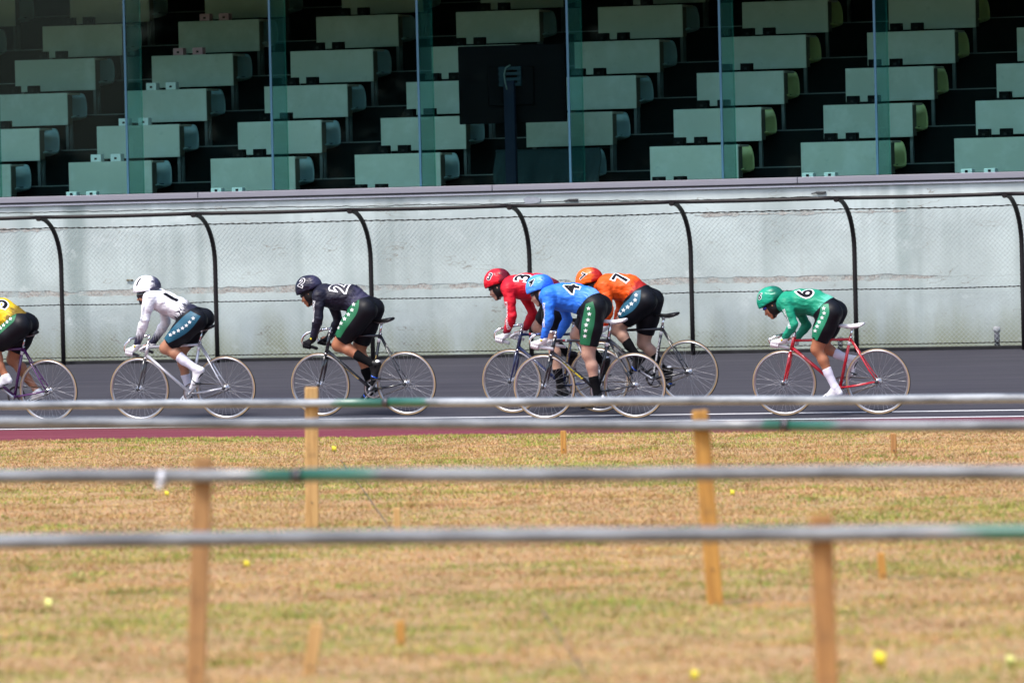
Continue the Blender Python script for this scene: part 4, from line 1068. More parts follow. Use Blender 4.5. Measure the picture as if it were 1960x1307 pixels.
# ------------------------------------------------------------------ bodies: smooth blended volumes turned into one skin
def v3(p): return np.array((p[0], p[1], p[2]), float)
class Prim:
    """tapered capsule / flattened torso section / ellipsoid, with optional cutting planes"""
    def __init__(s, kind, a, b=None, ra=.05, rb=None, wa=None, wb=None, cuts=(), k=.03, R=None, rad=None, lab=0):
        s.kind = kind; s.a = v3(a); s.b = v3(b) if b is not None else s.a; s.ra = ra; s.rb = ra if rb is None else rb
        s.wa = wa; s.wb = wb; s.cuts = cuts; s.k = k; s.R = R; s.rad = rad; s.lab = lab
    def bounds(s, m):
        if s.kind == 'ell': r = max(s.rad); return s.a - r - m, s.a + r + m
        r = max(s.ra, s.rb, s.wa or 0, s.wb or 0); return np.minimum(s.a, s.b) - r - m, np.maximum(s.a, s.b) + r + m
    def tval(s, P):
        ba = s.b - s.a; L_ = ba @ ba
        return np.clip(((P - s.a) @ ba)/L_, 0, 1) if L_ > 0 else np.zeros(P.shape[:-1])
    def d(s, P, infl=0.0):
        if s.kind == 'ell':
            q = (P - s.a) @ s.R if s.R is not None else P - s.a
            r = np.array(s.rad); k0 = np.linalg.norm(q/r, axis=-1); k1 = np.linalg.norm(q/(r*r), axis=-1) + 1e-9
            D_ = k0*(k0 - 1)/k1
        elif s.kind == 'tor':
            ba = s.b - s.a; ba2 = ba.copy(); ba2[1] = 0; pa = P - s.a; pa2 = pa.copy(); pa2[..., 1] = 0
            t = np.clip((pa2 @ ba2)/max(ba2 @ ba2, 1e-9), 0, 1); r = s.ra + (s.rb - s.ra)*t; w = s.wa + (s.wb - s.wa)*t
            q = pa - t[..., None]*ba; D_ = np.sqrt(q[..., 0]**2 + q[..., 2]**2 + (q[..., 1]*r/w)**2) - r
        else:
            t = s.tval(P); D_ = np.linalg.norm(P - s.a - t[..., None]*(s.b - s.a), axis=-1) - (s.ra + (s.rb - s.ra)*t)
        D_ = D_ - infl
        for p0, n in s.cuts: D_ = np.maximum(D_, (P - v3(p0)) @ v3(n))
        return D_
def surface(prims, h, infl=0.0, post=None):
    m_ = .05; lo = np.min([p.bounds(0.02)[0] for p in prims], 0); hi = np.max([p.bounds(0.02)[1] for p in prims], 0)
    n = np.ceil((hi - lo)/h).astype(int) + 1; G = np.full(n, .2, np.float32)
    ax = [lo[i] + h*np.arange(n[i]) for i in range(3)]
    for p in prims:
        a, b = p.bounds(m_); i0 = np.clip(np.floor((a - lo)/h).astype(int), 0, n - 1); i1 = np.clip(np.ceil((b - lo)/h).astype(int) + 1, 1, n)
        sl = tuple(slice(i0[i], i1[i]) for i in range(3))
        P = np.stack(np.meshgrid(ax[0][sl[0]], ax[1][sl[1]], ax[2][sl[2]], indexing='ij'), -1)
        d2 = p.d(P, infl).astype(np.float32); g = G[sl]
        if p.k > 0:
            w = np.clip(.5 + .5*(g - d2)/p.k, 0, 1); G[sl] = g*(1 - w) + d2*w - p.k*w*(1 - w)
        else: G[sl] = np.minimum(g, d2)
    if post is not None:
        P = np.stack(np.meshgrid(*ax, indexing='ij'), -1); G = post(P, G)
    # surface nets
    G[0] = G[-1] = .1; G[:, 0] = G[:, -1] = .1; G[:, :, 0] = G[:, :, -1] = .1
    S = G < 0; c = np.zeros(tuple(n - 1), np.int8)
    for dx in (0, 1):
        for dy in (0, 1):
            for dz in (0, 1): c += S[dx:n[0]-1+dx, dy:n[1]-1+dy, dz:n[2]-1+dz]
    act = np.argwhere((c > 0) & (c < 8)); ids = np.full(tuple(n - 1), -1, np.int64); ids[tuple(act.T)] = np.arange(len(act))
    cor = [(0,0,0),(1,0,0),(0,1,0),(1,1,0),(0,0,1),(1,0,1),(0,1,1),(1,1,1)]
    val = np.stack([G[act[:, 0]+q[0], act[:, 1]+q[1], act[:, 2]+q[2]] for q in cor], 1)
    acc = np.zeros((len(act), 3)); cnt = np.zeros(len(act))
    for i in range(8):
        for j in range(i+1, 8):
            if sum(abs(cor[i][k] - cor[j][k]) for k in range(3)) != 1: continue
            a, b = val[:, i], val[:, j]; x = (a < 0) != (b < 0); t = np.where(x, a/np.where(x, a - b, 1), 0)
            pt = np.array(cor[i])[None] + t[:, None]*(np.array(cor[j]) - np.array(cor[i]))[None]
            acc += pt*x[:, None]; cnt += x
    V = lo + h*(act + acc/cnt[:, None]); Q = []
    for axn in range(3):
        sa = [slice(0, -1) if i == axn else slice(1, -1) for i in range(3)]; sb = [slice(1, None) if i == axn else slice(1, -1) for i in range(3)]
        A = S[tuple(sa)]; B_ = S[tuple(sb)]; e = np.argwhere(A != B_)
        off = np.array([0 if i == axn else 1 for i in range(3)]); e2 = e + off
        u, v = [(1, 2), (2, 0), (0, 1)][axn]
        du = np.zeros(3, int); du[u] = 1; dv = np.zeros(3, int); dv[v] = 1
        q = np.stack([ids[tuple((e2 - du - dv).T)], ids[tuple((e2 - dv).T)], ids[tuple(e2.T)], ids[tuple((e2 - du).T)]], 1)
        fl = A[tuple(e.T)]; q = np.where(fl[:, None], q, q[:, ::-1]); Q.append(q)
    Q = np.concatenate(Q)
    # one relaxation pass against voxel stepping
    for _ in range(2):
        s = np.zeros_like(V); k = np.zeros(len(V))
        for a, b in ((0, 1), (1, 2), (2, 3), (3, 0)):
            np.add.at(s, Q[:, a], V[Q[:, b]]); np.add.at(k, Q[:, a], 1); np.add.at(s, Q[:, b], V[Q[:, a]]); np.add.at(k, Q[:, b], 1)
        V = V*.5 + .5*s/np.maximum(k, 1)[:, None]
    return V, Q
def shell(name, prims, mat, parent, h=.009, infl=0.0, flow=None, post=None):
    V, Q = surface(prims, h, infl, post); me = np_mesh(name, V, Q, mat)
    if flow is not None:
        f = flow(V); at = me.attributes.new('flow', 'FLOAT_VECTOR', 'POINT'); at.data.foreach_set('vector', f.astype(np.float32).ravel())
    return link(name, me, parent)
def resample(P, n):
    P = np.array(P, float); d = np.r_[0, np.cumsum(np.linalg.norm(np.diff(P, axis=0), axis=1))]; t = np.linspace(0, d[-1], n)
    # smooth (Catmull like) via cubic on arc length
    out = np.stack([np.interp(t, d, P[:, i]) for i in range(P.shape[1])], 1)
    for _ in range(2): out[1:-1] = .25*out[:-2] + .5*out[1:-1] + .25*out[2:]
    return out
STAR = [(math.sin(math.pi*i/5)*(1 if i % 2 == 0 else .40), math.cos(math.pi*i/5)*(1 if i % 2 == 0 else .40)) for i in range(10)]

def person(fr, pr, ped):
    root = empty('person', fr.M); tag(root, pr['label'], 'person', 'racing cyclists')
    L_ = fr.L; S_ = fr.c[2]*186.0           # crop pixels per metre, roughly
    def far(p, y): q = Vector(p); q.y = y; return q
    tor = [(L_(x, y, 0.0), r/S_) for x, y, r in pr['torso']]       # chest, ribs, waist, pelvis, seat
    tor[4] = (tor[4][0] + Vector((-.040, 0, .0)), tor[4][1]*.95); tor[3] = (tor[3][0] + Vector((-.020, 0, 0)), tor[3][1])
    W = pr.get('W', [.165, .158, .134, .148, .145])
    sh = L_(*pr['shoulder'], -.175); elb = L_(*pr['elbow'], -.225)
    hand = Vector(pr['_hand']); wr = L_(*pr['wrist'], -.205)
    if (wr - hand).length > .10 or (wr - hand).length < .06: wr = hand + (wr - hand).normalized()*min(.10, max(.065, (wr - hand).length))
    shf = far(sh, .175) + Vector((-.01, 0, 0)); handf = far(hand, .193)
    elbf = L_(*pr['elbow_far'], .225); wrf = L_(*pr['wrist_far'], .20)
    wrf = handf + (wrf - handf).normalized()*.085
    hip = L_(*pr['hip'], -.095); hipf = far(hip, .095)
    knee = L_(*pr['knee'], pr.get('ky', -.115)); kneef = L_(*pr['knee_far'], .105)
    feet = {}
    for s, ka, kh, kt in ((-1, 'ankle', 'heel', 'toe'), (1, 'ankle_far', 'heel_far', 'toe_far')):
        yy = -.125 if s < 0 else .125
        an, he, to = L_(*pr[ka], yy), L_(*pr[kh], yy), L_(*pr[kt], yy)
        ax = (to - he).normalized(); up_ = Vector((-ax.z, 0, ax.x)); up_ = up_ if up_.dot(an - he) > 0 else -up_
        # size the shoe, keep its tilt, set its ball on the pedal
        ln = .262; ball = ped[s] + up_*.030; to2 = ball + ax*.075; he2 = to2 - ax*(ln - .035)
        an2 = he2 + up_*.078 + ax*.032
        feet[s] = (an2, he2, to2, ball, ax, up_)
    slim = pr.get('slim', 1.0)
    # --- head frame
    dl = math.radians(pr['pitch']); f_ = Vector((-math.cos(dl), -math.sin(math.radians(pr.get('turn', 0))), -math.sin(dl))).normalized()
    u_ = Vector((0, 1, 0)).cross(f_).normalized(); u_ = u_ if u_.z > 0 else -u_
    l_ = u_.cross(f_).normalized()                      # lateral; make it point to +y
    if l_.y < 0: l_ = -l_
    u_ = u_ - f_*u_.dot(f_); u_.normalize()
    Rm = np.array([list(f_), list(l_), list(u_)]).T
    hc = L_(*pr['brim'], 0.0)
    H = lambda f, l, u: hc + f_*f + l_*l + u_*u
    ch, ri, wa, pe, se = [t[0] for t in tor]; rr = [t[1] for t in tor]
    nb = ch + (H(-.05, 0, -.08) - ch)*.35
    head = [Prim('ell', H(-.005, 0, .015), rad=(.098, .077, .098), R=Rm, k=.02), Prim('ell', H(.030, 0, -.085), rad=(.062, .054, .075), R=Rm, k=.03),
            Prim('cap', H(.062, -.012, -.148), H(.062, .012, -.148), .022, .022, k=.02), Prim('cap', H(.090, 0, -.055), H(.108, 0, -.090), .009, .013, k=.014),
            Prim('cap', H(.088, -.014, -.117), H(.088, .014, -.117), .011, .011, k=.010), Prim('cap', H(.087, -.03, -.035), H(.087, .03, -.035), .014, .014, k=.015),
            Prim('ell', H(.062, -.036, -.080), rad=(.026, .022, .026), R=Rm, k=.02), Prim('ell', H(.062, .036, -.080), rad=(.026, .022, .026), R=Rm, k=.02),
            Prim('ell', H(-.010, -.076, -.055), rad=(.018, .009, .030), R=Rm, k=.006), Prim('ell', H(-.010, .076, -.055), rad=(.018, .009, .030), R=Rm, k=.006)]
    neck = [Prim('cap', ch + (nb - ch)*.3, H(-.035, 0, -.045), .066, .056, k=.03)]
    def limb_arm(s, e, w, c, hd, infl=0):
        m1 = s.lerp(e, .45); fl = e.lerp(w, .25)
        return [Prim('cap', s, m1, .060*slim, .049*slim, k=.035, lab=c), Prim('cap', m1, e, .049*slim, .040*slim, k=.03, lab=c),
                Prim('cap', e, fl, .040*slim, .043*slim, k=.02, lab=c + 1), Prim('cap', fl, w, .043*slim, .027, k=.02, lab=c + 1)]
    def leg(hp, kn, an, s):
        qd = (kn - hp).normalized().cross(Vector((0, 1, 0))); qd = qd if qd.x < 0 else -qd
        m1 = hp.lerp(kn, .45) + qd*.014; back = (an - kn).normalized().cross(Vector((0, 1, 0))); back = back if back.x > 0 else -back
        cf = kn.lerp(an, .30) + back*.012
        th = pr.get('thigh', 1.0)
        return [Prim('cap', hp, m1, .104*th, .106*th, k=.04), Prim('cap', m1, kn, .106*th, .067*th, k=.03), Prim('cap', kn, kn + (kn - hp).normalized()*.004, .061*slim, .060*slim, k=.02),
                Prim('cap', kn, cf, .054*slim, .059*slim, k=.03), Prim('cap', cf, kn.lerp(an, .62), .058*slim, .044*slim, k=.025), Prim('cap', kn.lerp(an, .62), an, .043*slim, .034, k=.02)]
    TP = [Prim('tor', tor[i][0], tor[i+1][0], rr[i], rr[i+1], None, W[i], W[i+1], k=.035) for i in range(0)]
    TP = []
    for i in range(4):
        TP.append(Prim('tor', tor[i][0], tor[i+1][0], rr[i], rr[i+1], W[i], W[i+1], k=.03))
    yoke = [Prim('cap', sh + Vector((.015, .03, -.005)), ch + Vector((0, -.02, rr[0]*.35)), .058, .065, k=.04), Prim('cap', shf + Vector((.015, -.03, -.005)), ch + Vector((0, .02, rr[0]*.35)), .058, .065, k=.04)]
    glute = [Prim('ell', se.lerp(pe, .0) + Vector((.0, s*.075, -.01)), rad=(rr[4]*.90, .085, rr[4]*.90), k=.04) for s in (-1, 1)]
    armN = limb_arm(sh, elb, wr, 1, hand); armF = limb_arm(shf, elbf, wrf, 3, handf)
    legN = leg(hip, knee, feet[-1][0], -1); legF = leg(hipf, kneef, feet[1][0], 1)
    footp = [Prim('cap', feet[s][0], feet[s][0].lerp(feet[s][3], .7), .033, .020, k=.02) for s in (-1, 1)]
    palm = [Prim('cap', w, h_ + Vector((0, 0, .034)), .024, .018, k=.02) for w, h_ in ((wr, hand), (wrf, handf))]
    body = shell('body', head + neck + TP + yoke + glute + armN + armF + legN + legF + footp + palm, pr['skin'], root, .0095)
    # --- waist cut
    T_ = L_(*pr['waist_cut'][0]); Bc = L_(*pr['waist_cut'][1]); cn = (Bc - T_); cn.y = 0; cn = Vector((cn.z, 0, -cn.x)).normalized()
    if cn.x < 0: cn = -cn                                # towards the rear
    # --- jersey
    jt = [Prim('tor', tor[i][0], tor[i+1][0], rr[i], rr[i+1], W[i], W[i+1], k=.03, cuts=((T_ + cn*.02, cn),), lab=0) for i in range(4)]
    collar = [Prim('cap', ch + (nb - ch)*.3, H(-.045, 0, -.07), .068, .060, k=.03, cuts=((H(-.04, 0, -.085), (H(-.035, 0, -.045) - ch).normalized()),))]
    def cuff(arm, e, w):
        d = (w - e).normalized(); c_ = (w - d*.012, d); arm[3].cuts = (c_,); return arm
    jarm = cuff(limb_arm(sh, elb, wr, 1, hand), elb, wr) + cuff(limb_arm(shf, elbf, wrf, 3, handf), elbf, wrf)
    jprims = jt + collar + yoke + jarm
    spine0, spine1 = v3(ch), v3(T_.lerp(Bc, .5)); sax = spine1 - spine0; sl = sax @ sax; belly = v3(cn.cross(Vector((0, 1, 0)))); 
    if belly[2] > 0: belly = -belly
    def flow(V):
        out = np.zeros((len(V), 3)); best = np.full(len(V), 1e9)
        for p in jprims:
            d = p.d(V); x = d < best; best = np.where(x, d, best)
            if p.lab == 0:
                t = ((V - spine0) @ sax)/sl; dn = (V - spine0 - t[:, None]*sax) @ belly
                val = np.clip(t*.93 + np.clip(dn, -.02, .2)*pr.get('belly', 1.2), 0, 1.1); ang = V[:, 1]*4.0 + (dn*1.5); z = 0
            else:
                a, e, w = {1: (sh, elb, wr), 3: (shf, elbf, wrf)}[1 if p.lab < 3 else 3]; a, e, w = v3(a), v3(e), v3(w)
                l1 = np.linalg.norm(e - a); l2 = np.linalg.norm(w - e); t = p.tval(V)
                t0, t1 = ((0, .22), (.22, .5))[0 if p is not None and p.ra > .055*slim else 1] if p.lab in (1, 3) else ((.5, .62) if abs(p.ra - .040*slim) < 1e-6 else (.62, 1))
                val = t0 + (t1 - t0)*t; ang = (V[:, 0] + V[:, 2]*.15)*7 + V[:, 1]*3; z = 1
            out[:, 0] = np.where(x, val, out[:, 0]); out[:, 1] = np.where(x, ang, out[:, 1]); out[:, 2] = np.where(x, z, out[:, 2])
        return out
    def wrinkle(P, G):
        q = P*np.array([1, 1, 1.0])
        w = np.sin(q[..., 0]*70 + 9*np.sin(q[..., 2]*11 + pr['n']) + q[..., 1]*18)*np.sin(q[..., 2]*34 + 4*np.sin(q[..., 0]*13))*.0026
        return G + w.astype(np.float32)
    jersey = shell('jersey', jprims, pr['jersey'], root, .0092, .0065, flow, wrinkle)
    # --- shorts
    back_cut = ((T_ - cn*.012, -cn),)
    sp = [Prim('tor', tor[i][0], tor[i+1][0], rr[i], rr[i+1], W[i], W[i+1], k=.03, cuts=back_cut) for i in (2, 3)] + glute
    def thigh(hp, kn, an, hem, th):
        d = (kn - hp).normalized(); P_ = leg(hp, kn, an, 1)[:2]; P_[1].cuts = ((hp.lerp(kn, hem), d),); P_[0].cuts = ((hp.lerp(kn, hem), d),); return P_
    sp += thigh(hip, knee, feet[-1][0], pr['hem'][0], 1) + thigh(hipf, kneef, feet[1][0], pr['hem'][1], 1)
    shorts = shell('shorts', sp, M['shorts'], root, .0092, .0115)
    bs = bvh_of(shorts)
    # printed side panel and stars, laid on the near thigh along the line of sight
    if pr.get('band'):
        Lf, Rg = resample(pr['band'][0], 20), resample(pr['band'][1], 20); V = []; ok = []; nc = 6
        for i in range(20):
            for j in range(nc + 1):
                p_ = Lf[i] + (Rg[i] - Lf[i])*j/nc; d = fr.eye_dir(*p_); o_ = fr.L(p_[0], p_[1], -.45)
                h_ = bs.ray_cast(o_ - d*.1, d, 1.5)
                if h_[0] is None:
                    h2 = bs.find_nearest(o_ + d*((-.16 - o_.y)/d.y)); V.append(h2[0] + h2[1]*0 + (h2[1] if h2[1].x < 0 else -h2[1])*.0028); ok.append(True)
                else: V.append(h_[0] + (h_[1] if h_[1].dot(d) < 0 else -h_[1])*.0028); ok.append(True)
        Fs = []
        for i in range(19):
            for j in range(nc):
                a = i*(nc+1)+j; q = (a, a+1, a+nc+2, a+nc+1)
                if all(ok[k] for k in q) and max((V[q[k]] - V[q[(k+1) % 4]]).length for k in range(4)) < .07: Fs.append(q)
        me = bpy.data.meshes.new('side_panel'); me.from_pydata(V, [], Fs); me.materials.append(pr['bandm']); me.update()
        for p_ in me.polygons: p_.use_smooth = True
        link('side_panel', me, shorts)
        rs = pr.get('star', 17)
        for (sx_, sy_) in pr['stars']:
            V = []; Fs = []; okk = True; pts = [(0, 0)] + STAR
            for (a, b) in pts:
                q = (sx_ + a*rs, sy_ - b*rs); d = fr.eye_dir(*q); o_ = fr.L(q[0], q[1], -.45); h_ = bs.ray_cast(o_ - d*.1, d, 1.5)
                if h_[0] is None:
                    h_ = bs.find_nearest(o_ + d*((-.16 - o_.y)/d.y))
                    if h_[3] > .035: okk = False; break
                V.append(h_[0] + (h_[1] if h_[1].dot(d) < 0 else -h_[1])*.0056)
            if not okk: continue
            me = bpy.data.meshes.new('star_print'); me.from_pydata(V, [], [(0, 1 + i, 1 + (i + 1) % 10) for i in range(10)]); me.materials.append(M['print_white']); me.update(); link('star_print', me, shorts)
    # --- number on the back
    bj = bvh_of(jersey)
    o_ = L_(*pr['num_at'], -.08); U = (ch - wa); U.y = 0; U = (U.normalized() + Vector((0, 0, 1))*pr.get('num_tilt', 0)).normalized(); nn = Vector((0, -.66, .75)); nn = (nn - U*nn.dot(U)).normalized(); r_ = U.cross(nn)
    txt = pr['num']; hg = pr.get('num_h', .21)
    for nm, bold, off, mt in (('number_outline', .085, .0035, pr.get('num_out', M['print_white'])), ('number_print', pr.get('num_b', .022), .0062, pr.get('num_in', M['print_black']))):
        if mt is None: continue
        V, Fs = tmesh(txt, bold, 0, .10, 1.0); wrap(nm, V, Fs, mt, jersey, bj, o_, r_, U, nn, hg, hg*1.05, off)
    # --- sleeve lettering
    if pr.get('sleeve'):
        a = L_(pr['sleeve'][0][0] + 9, pr['sleeve'][0][1], -.25); b = L_(pr['sleeve'][1][0] + 9, pr['sleeve'][1][1], -.25); r_ = (b - a).normalized(); nn = Vector((-.30, -.95, 0)); nn = (nn - r_*nn.dot(r_)).normalized(); U = nn.cross(r_)
        V, Fs = tmesh('KEIRIN ADVANCE', .02, .15, .3, 1.0); w_ = max(v[0] for v in V) - min(v[0] for v in V)
        wrap('sleeve_lettering', V, Fs, pr.get('sleeve_m', M['print_white']), jersey, bj, (a + b)/2, r_, U, nn, (b - a).length/w_, .044, .003)
    # --- helmet
    ha, hh, hw = pr.get('hel', (.138, .152, .104))
    brim = lambda dz: ((H(0, 0, dz), -u_),)
    hp = [Prim('ell', H(.0, 0, -.002), rad=(ha, hw, hh), R=Rm, k=.0, cuts=brim(-.012)), Prim('ell', H(-.075, 0, .020), rad=(ha*.62, hw*.88, hh*.66), R=Rm, k=.04, cuts=brim(-.002))]
    hf = v3(f_); hcv = v3(hc); hl = v3(l_); hu = v3(u_)
    def hflow(V):
        q = V - hcv; fwd = q @ hf; t = .5 - fwd/(2*ha) ; return np.stack([np.clip(t*.95, 0, 1), np.arctan2(q @ hl, np.maximum(q @ hu, .01))*.55, np.zeros(len(V))], 1)
    hel = shell('helmet', hp, pr['jersey_h'], root, .0085, 0, hflow)
    liner = [Prim('ell', H(-.012, 0, -.004), rad=(ha*.94, hw*.94, .030), R=Rm, k=0), Prim('ell', H(-.008, -.048, -.068), rad=(.066, .036, .080), R=Rm, k=.02), Prim('ell', H(-.008, .048, -.068), rad=(.066, .036, .080), R=Rm, k=.02),
             Prim('cap', H(-.01, -.060, -.09), H(.040, -.036, -.155), .017, .012, k=.02), Prim('cap', H(-.01, .060, -.09), H(.040, .036, -.155), .017, .012, k=.02), Prim('cap', H(.040, -.040, -.158), H(.040, .040, -.158), .008, .008, k=.01),
             Prim('ell', H(-.085, 0, -.025), rad=(.045, .06, .045), R=Rm, k=.02)]
    shell('helmet_padding', liner, M['black'], hel, .008)
    vs = [Prim('ell', H(.028, 0, -.035), rad=(.082, .072, pr.get('vis_h', .030)), R=Rm, k=0, cuts=((H(.055, 0, 0), -f_),))]
    if pr.get('mask'): vs = [Prim('ell', H(.022, 0, -.045), rad=(.092, .078, .062), R=Rm, k=0, cuts=((H(.0, 0, 0), -f_),)), Prim('ell', H(.050, 0, -.11), rad=(.050, .050, .05), R=Rm, k=.02)]
    shell('visor', vs, pr.get('visor', M['visor']), root, .0075)
    bh = bvh_of(hel)
    nn = Vector(pr.get('hn', (-.45, -.85, .30))).normalized(); U = Vector((pr.get('htilt', .25), 0, 1)); U = (U - nn*nn.dot(U)).normalized(); r_ = U.cross(nn); o_ = L_(*pr['hnum_at'], -.08)
    hg = pr.get('hnum_h', .115)*.87
    for nm, bold, off, mt in (('number_outline', .075, .002, pr.get('num_out', M['print_white'])), ('number_print', .02, .0038, pr.get('num_in', M['print_black']))):
        if mt is None: continue
        V, Fs = tmesh(txt, bold, 0, .12, 1.0); wrap(nm, V, Fs, mt, hel, bh, o_, r_, U, nn, hg, hg, off)
    hr = [Prim('ell', H(-.075, 0, -.035), rad=(.035, .062, .040), R=Rm, k=.01)]
    if pr.get('tail'): hr += [Prim('cap', H(-.10, 0, -.02), H(-.155, .0, .01), .018, .010, k=.01), Prim('cap', H(-.13, .01, .0), H(-.17, .0, .035), .010, .005, k=.01)]
    shell('hair', hr, M['hair'], root, .0085)
    # --- gloves: palm over the bar, four unequal fingers curled round it, thumb inside
    def glove(hd, w, s, mat):
        a = Vector((1, 0, -.25)).normalized(); o = Vector((0, s, 0)); n_ = a.cross(o)*(1 if s < 0 else -1); n_ = n_ if n_.z > 0 else -n_
        pt = lambda ang, r, al: hd + a*al + (n_*math.cos(math.radians(ang)) + o*math.sin(math.radians(ang)))*r
        P_ = []
        for i, (al, end, fr_) in enumerate(((-.036, 232, .0105), (-.014, 250, .0108), (.008, 240, .0103), (.029, 215, .0092))):
            kn_ = pt(52, .043, al); P_.append(Prim('cap', w + a*al*.4 + Vector((0, 0, -.012)), kn_, .020, .0135, k=.012))
            pth = [kn_, pt(100, .036, al - .002), pt(150, .030, al - .003), pt(200, .027, al - .003), pt(end, .026, al - .002)]
            for j in range(4): P_.append(Prim('cap', pth[j], pth[j+1], fr_*(1.08 - .05*j), fr_*(1.03 - .05*j), k=.003))
        P_.append(Prim('cap', pt(10, .036, -.005), pt(10, .036, .022), .019, .018, k=.015))
        tb = [pt(-25, .040, .018), pt(-62, .038, -.012), pt(-100, .031, -.034), pt(-138, .028, -.046)]
        for j in range(3): P_.append(Prim('cap', tb[j], tb[j+1], .0128 - .001*j, .0118 - .001*j, k=.005))
        arm = (w - hd).normalized(); P_.append(Prim('cap', w - arm*.02, w + arm*.022, .031, .034, k=.012))
        g_ = shell('glove', P_, mat, root, .0048)
        return g_, pt
    gN, ptn = glove(hand, wr, -1, pr['glove']); gF, _p = glove(handf, wrf, 1, pr.get('glove_far', pr['glove']))
    if pr.get('badge'):
        b_ = MB(); c_ = wr + (wr - hand).normalized()*0.0; b_.lathe([(0, -.004), (.011, -.004), (.011, .0), (0, 0)], c_ + Vector((-.006, -.037, .002)), seg=14); b_.build('wrist_badge', M['yellow'], gN)
    # --- socks and shoes
    for s, kn, key in ((-1, knee, 0), (1, kneef, 1)):
        an, he, to, ball, ax, up_ = feet[s]
        if pr.get('sock'):
            d = (an - kn).normalized(); lp = leg(hip, kn, an, s)[3:]; t = pr['sock_t'][key]; cut = (kn.lerp(an, t), -d)
            for q in lp: q.cuts = (cut,)
            lp.append(Prim('cap', an, he + up_*.03 + ax*.03, .036, .034, k=.02, cuts=(cut,)))
            shell('sock', lp[1:], pr['sock'], root, .0085, .0045)
        sm_ = pr['shoe']
        sp_ = [Prim('cap', he + up_*.018, he + up_*.052 + ax*.012, .031, .030, k=.02), Prim('cap', he + up_*.012 + ax*.01, ball - up_*.004, .028, .031, k=.02), Prim('cap', ball + Vector((0, -.010, 0)) - up_*.004, ball + Vector((0, .012, 0)) - up_*.004, .031, .031, k=.02),
               Prim('cap', ball, to - up_*.006, .030, .022, k=.02), Prim('cap', an + up_*(-.004), ball + up_*.004 - ax*.02, .037, .030, k=.025), Prim('cap', he + up_*.045 + ax*.03, an, .036, .037, k=.02, cuts=((an + up_*.010, up_),))]
        for q in sp_: q.cuts = tuple(q.cuts) + ((ball - up_*.024, -up_),)
        so_ = shell('shoe', sp_, sm_, root, .0075)
        sole = [Prim('ell', he.lerp(to, .5) - up_*.012, rad=(.130, .031, .010), R=np.array([list(ax), [0, 1, 0], list(up_)]).T, k=0)]
        shell('sole', sole, M['black'], so_, .007)
        st = MB(); pa = []
        for k in range(17):
            a_ = 2*math.pi*k/16; pa.append(ball - ax*.012 + Vector((0, math.cos(a_)*.043, 0)) + up_*(.037*math.sin(a_)))
        st.tube(pa, .0065, 6, cap=False, flat=(1.0, .5)); st.build('toe_strap', pr.get('strap', M['black']), so_)
        if pr.get('heelcup'):
            shell('heel_cup', [Prim('ell', he + up_*.028 - ax*.008, rad=(.028, .029, .034), R=np.array([list(ax), [0, 1, 0], list(up_)]).T, k=0)], M['white'], so_, .007)
    return root

# ------------------------------------------------------------------ the seven riders
WH, NAVY = (0.80, 0.80, 0.83), (0.055, 0.055, 0.10)
FB = {
 1: fabric('white_kit', (.78, .78, .82), (.018, .018, .038, 1), (.022, .022, .050, 1), .72, .80, .70),
 2: fabric('charcoal_kit', (.0070, .0065, .018), (.034, .032, .070, 1), (.011, .010, .027, 1), .74, .86, .8),
 3: fabric('red_kit', (.60, .006, .022), (.12, .004, .015, 1), (.10, .004, .02, 1), .78, .90, .6),
 4: fabric('blue_kit', (.028, .19, .78), (.16, .38, .84, 1), (.02, .10, .55, 1), .80, .92, .8),
 7: fabric('orange_kit', (.82, .095, .006), (.33, .010, .008, 1), (.60, .02, .01, 1), .80, .88, .65),
 6: fabric('green_kit', (.007, .27, .155), (.12, .50, .38, 1), (.005, .13, .08, 1), .82, .93, .85),
 5: fabric('yellow_kit', (.74, .50, .01), (.17, .11, .01, 1), (.3, .2, .01, 1), .68, .80, .7)}
FH = dict(FB)
FH[2] = fabric('charcoal_shell', (.010, .0095, .024), (.036, .034, .074, 1), (.03, .03, .06, 1), .70, .85, .8, .3)
FH[6] = fabric('green_shell', (.008, .31, .19), (.004, .12, .08, 1), (.005, .13, .08, 1), .70, .76, .7, .3)
FH[4] = fabric('blue_shell', (.07, .30, .86), (.02, .13, .60, 1), (.02, .10, .55, 1), .70, .78, .7, .3)
FH[3] = fabric('red_shell', (.62, .008, .022), (.12, .004, .015, 1), (.10, .004, .02, 1), .70, .80, .7, .3)
FH[7] = fabric('orange_shell', (.88, .13, .008), (.36, .012, .008, 1), (.60, .02, .01, 1), .72, .80, .7, .3)
FH[1] = fabric('white_shell', (.80, .80, .84), (.040, .040, .075, 1), (.12, .12, .22, 1), .72, .78, .85, .3)
PNT = dict(silver=paint('silver_paint', (.62, .62, .66), .28, .5), black=paint('black_paint', (.010, .011, .016)), navy=paint('navy_paint', (.012, .022, .085)), red=paint('red_paint', (.46, .006, .018)),
           purple=paint('purple_paint', (.080, .012, .105)), grey=paint('graphite_paint', (.05, .052, .058)))
def C43(x, y): return (x + 713, y)          # crop of rider seven's side to crop of rider three's side
R = {}
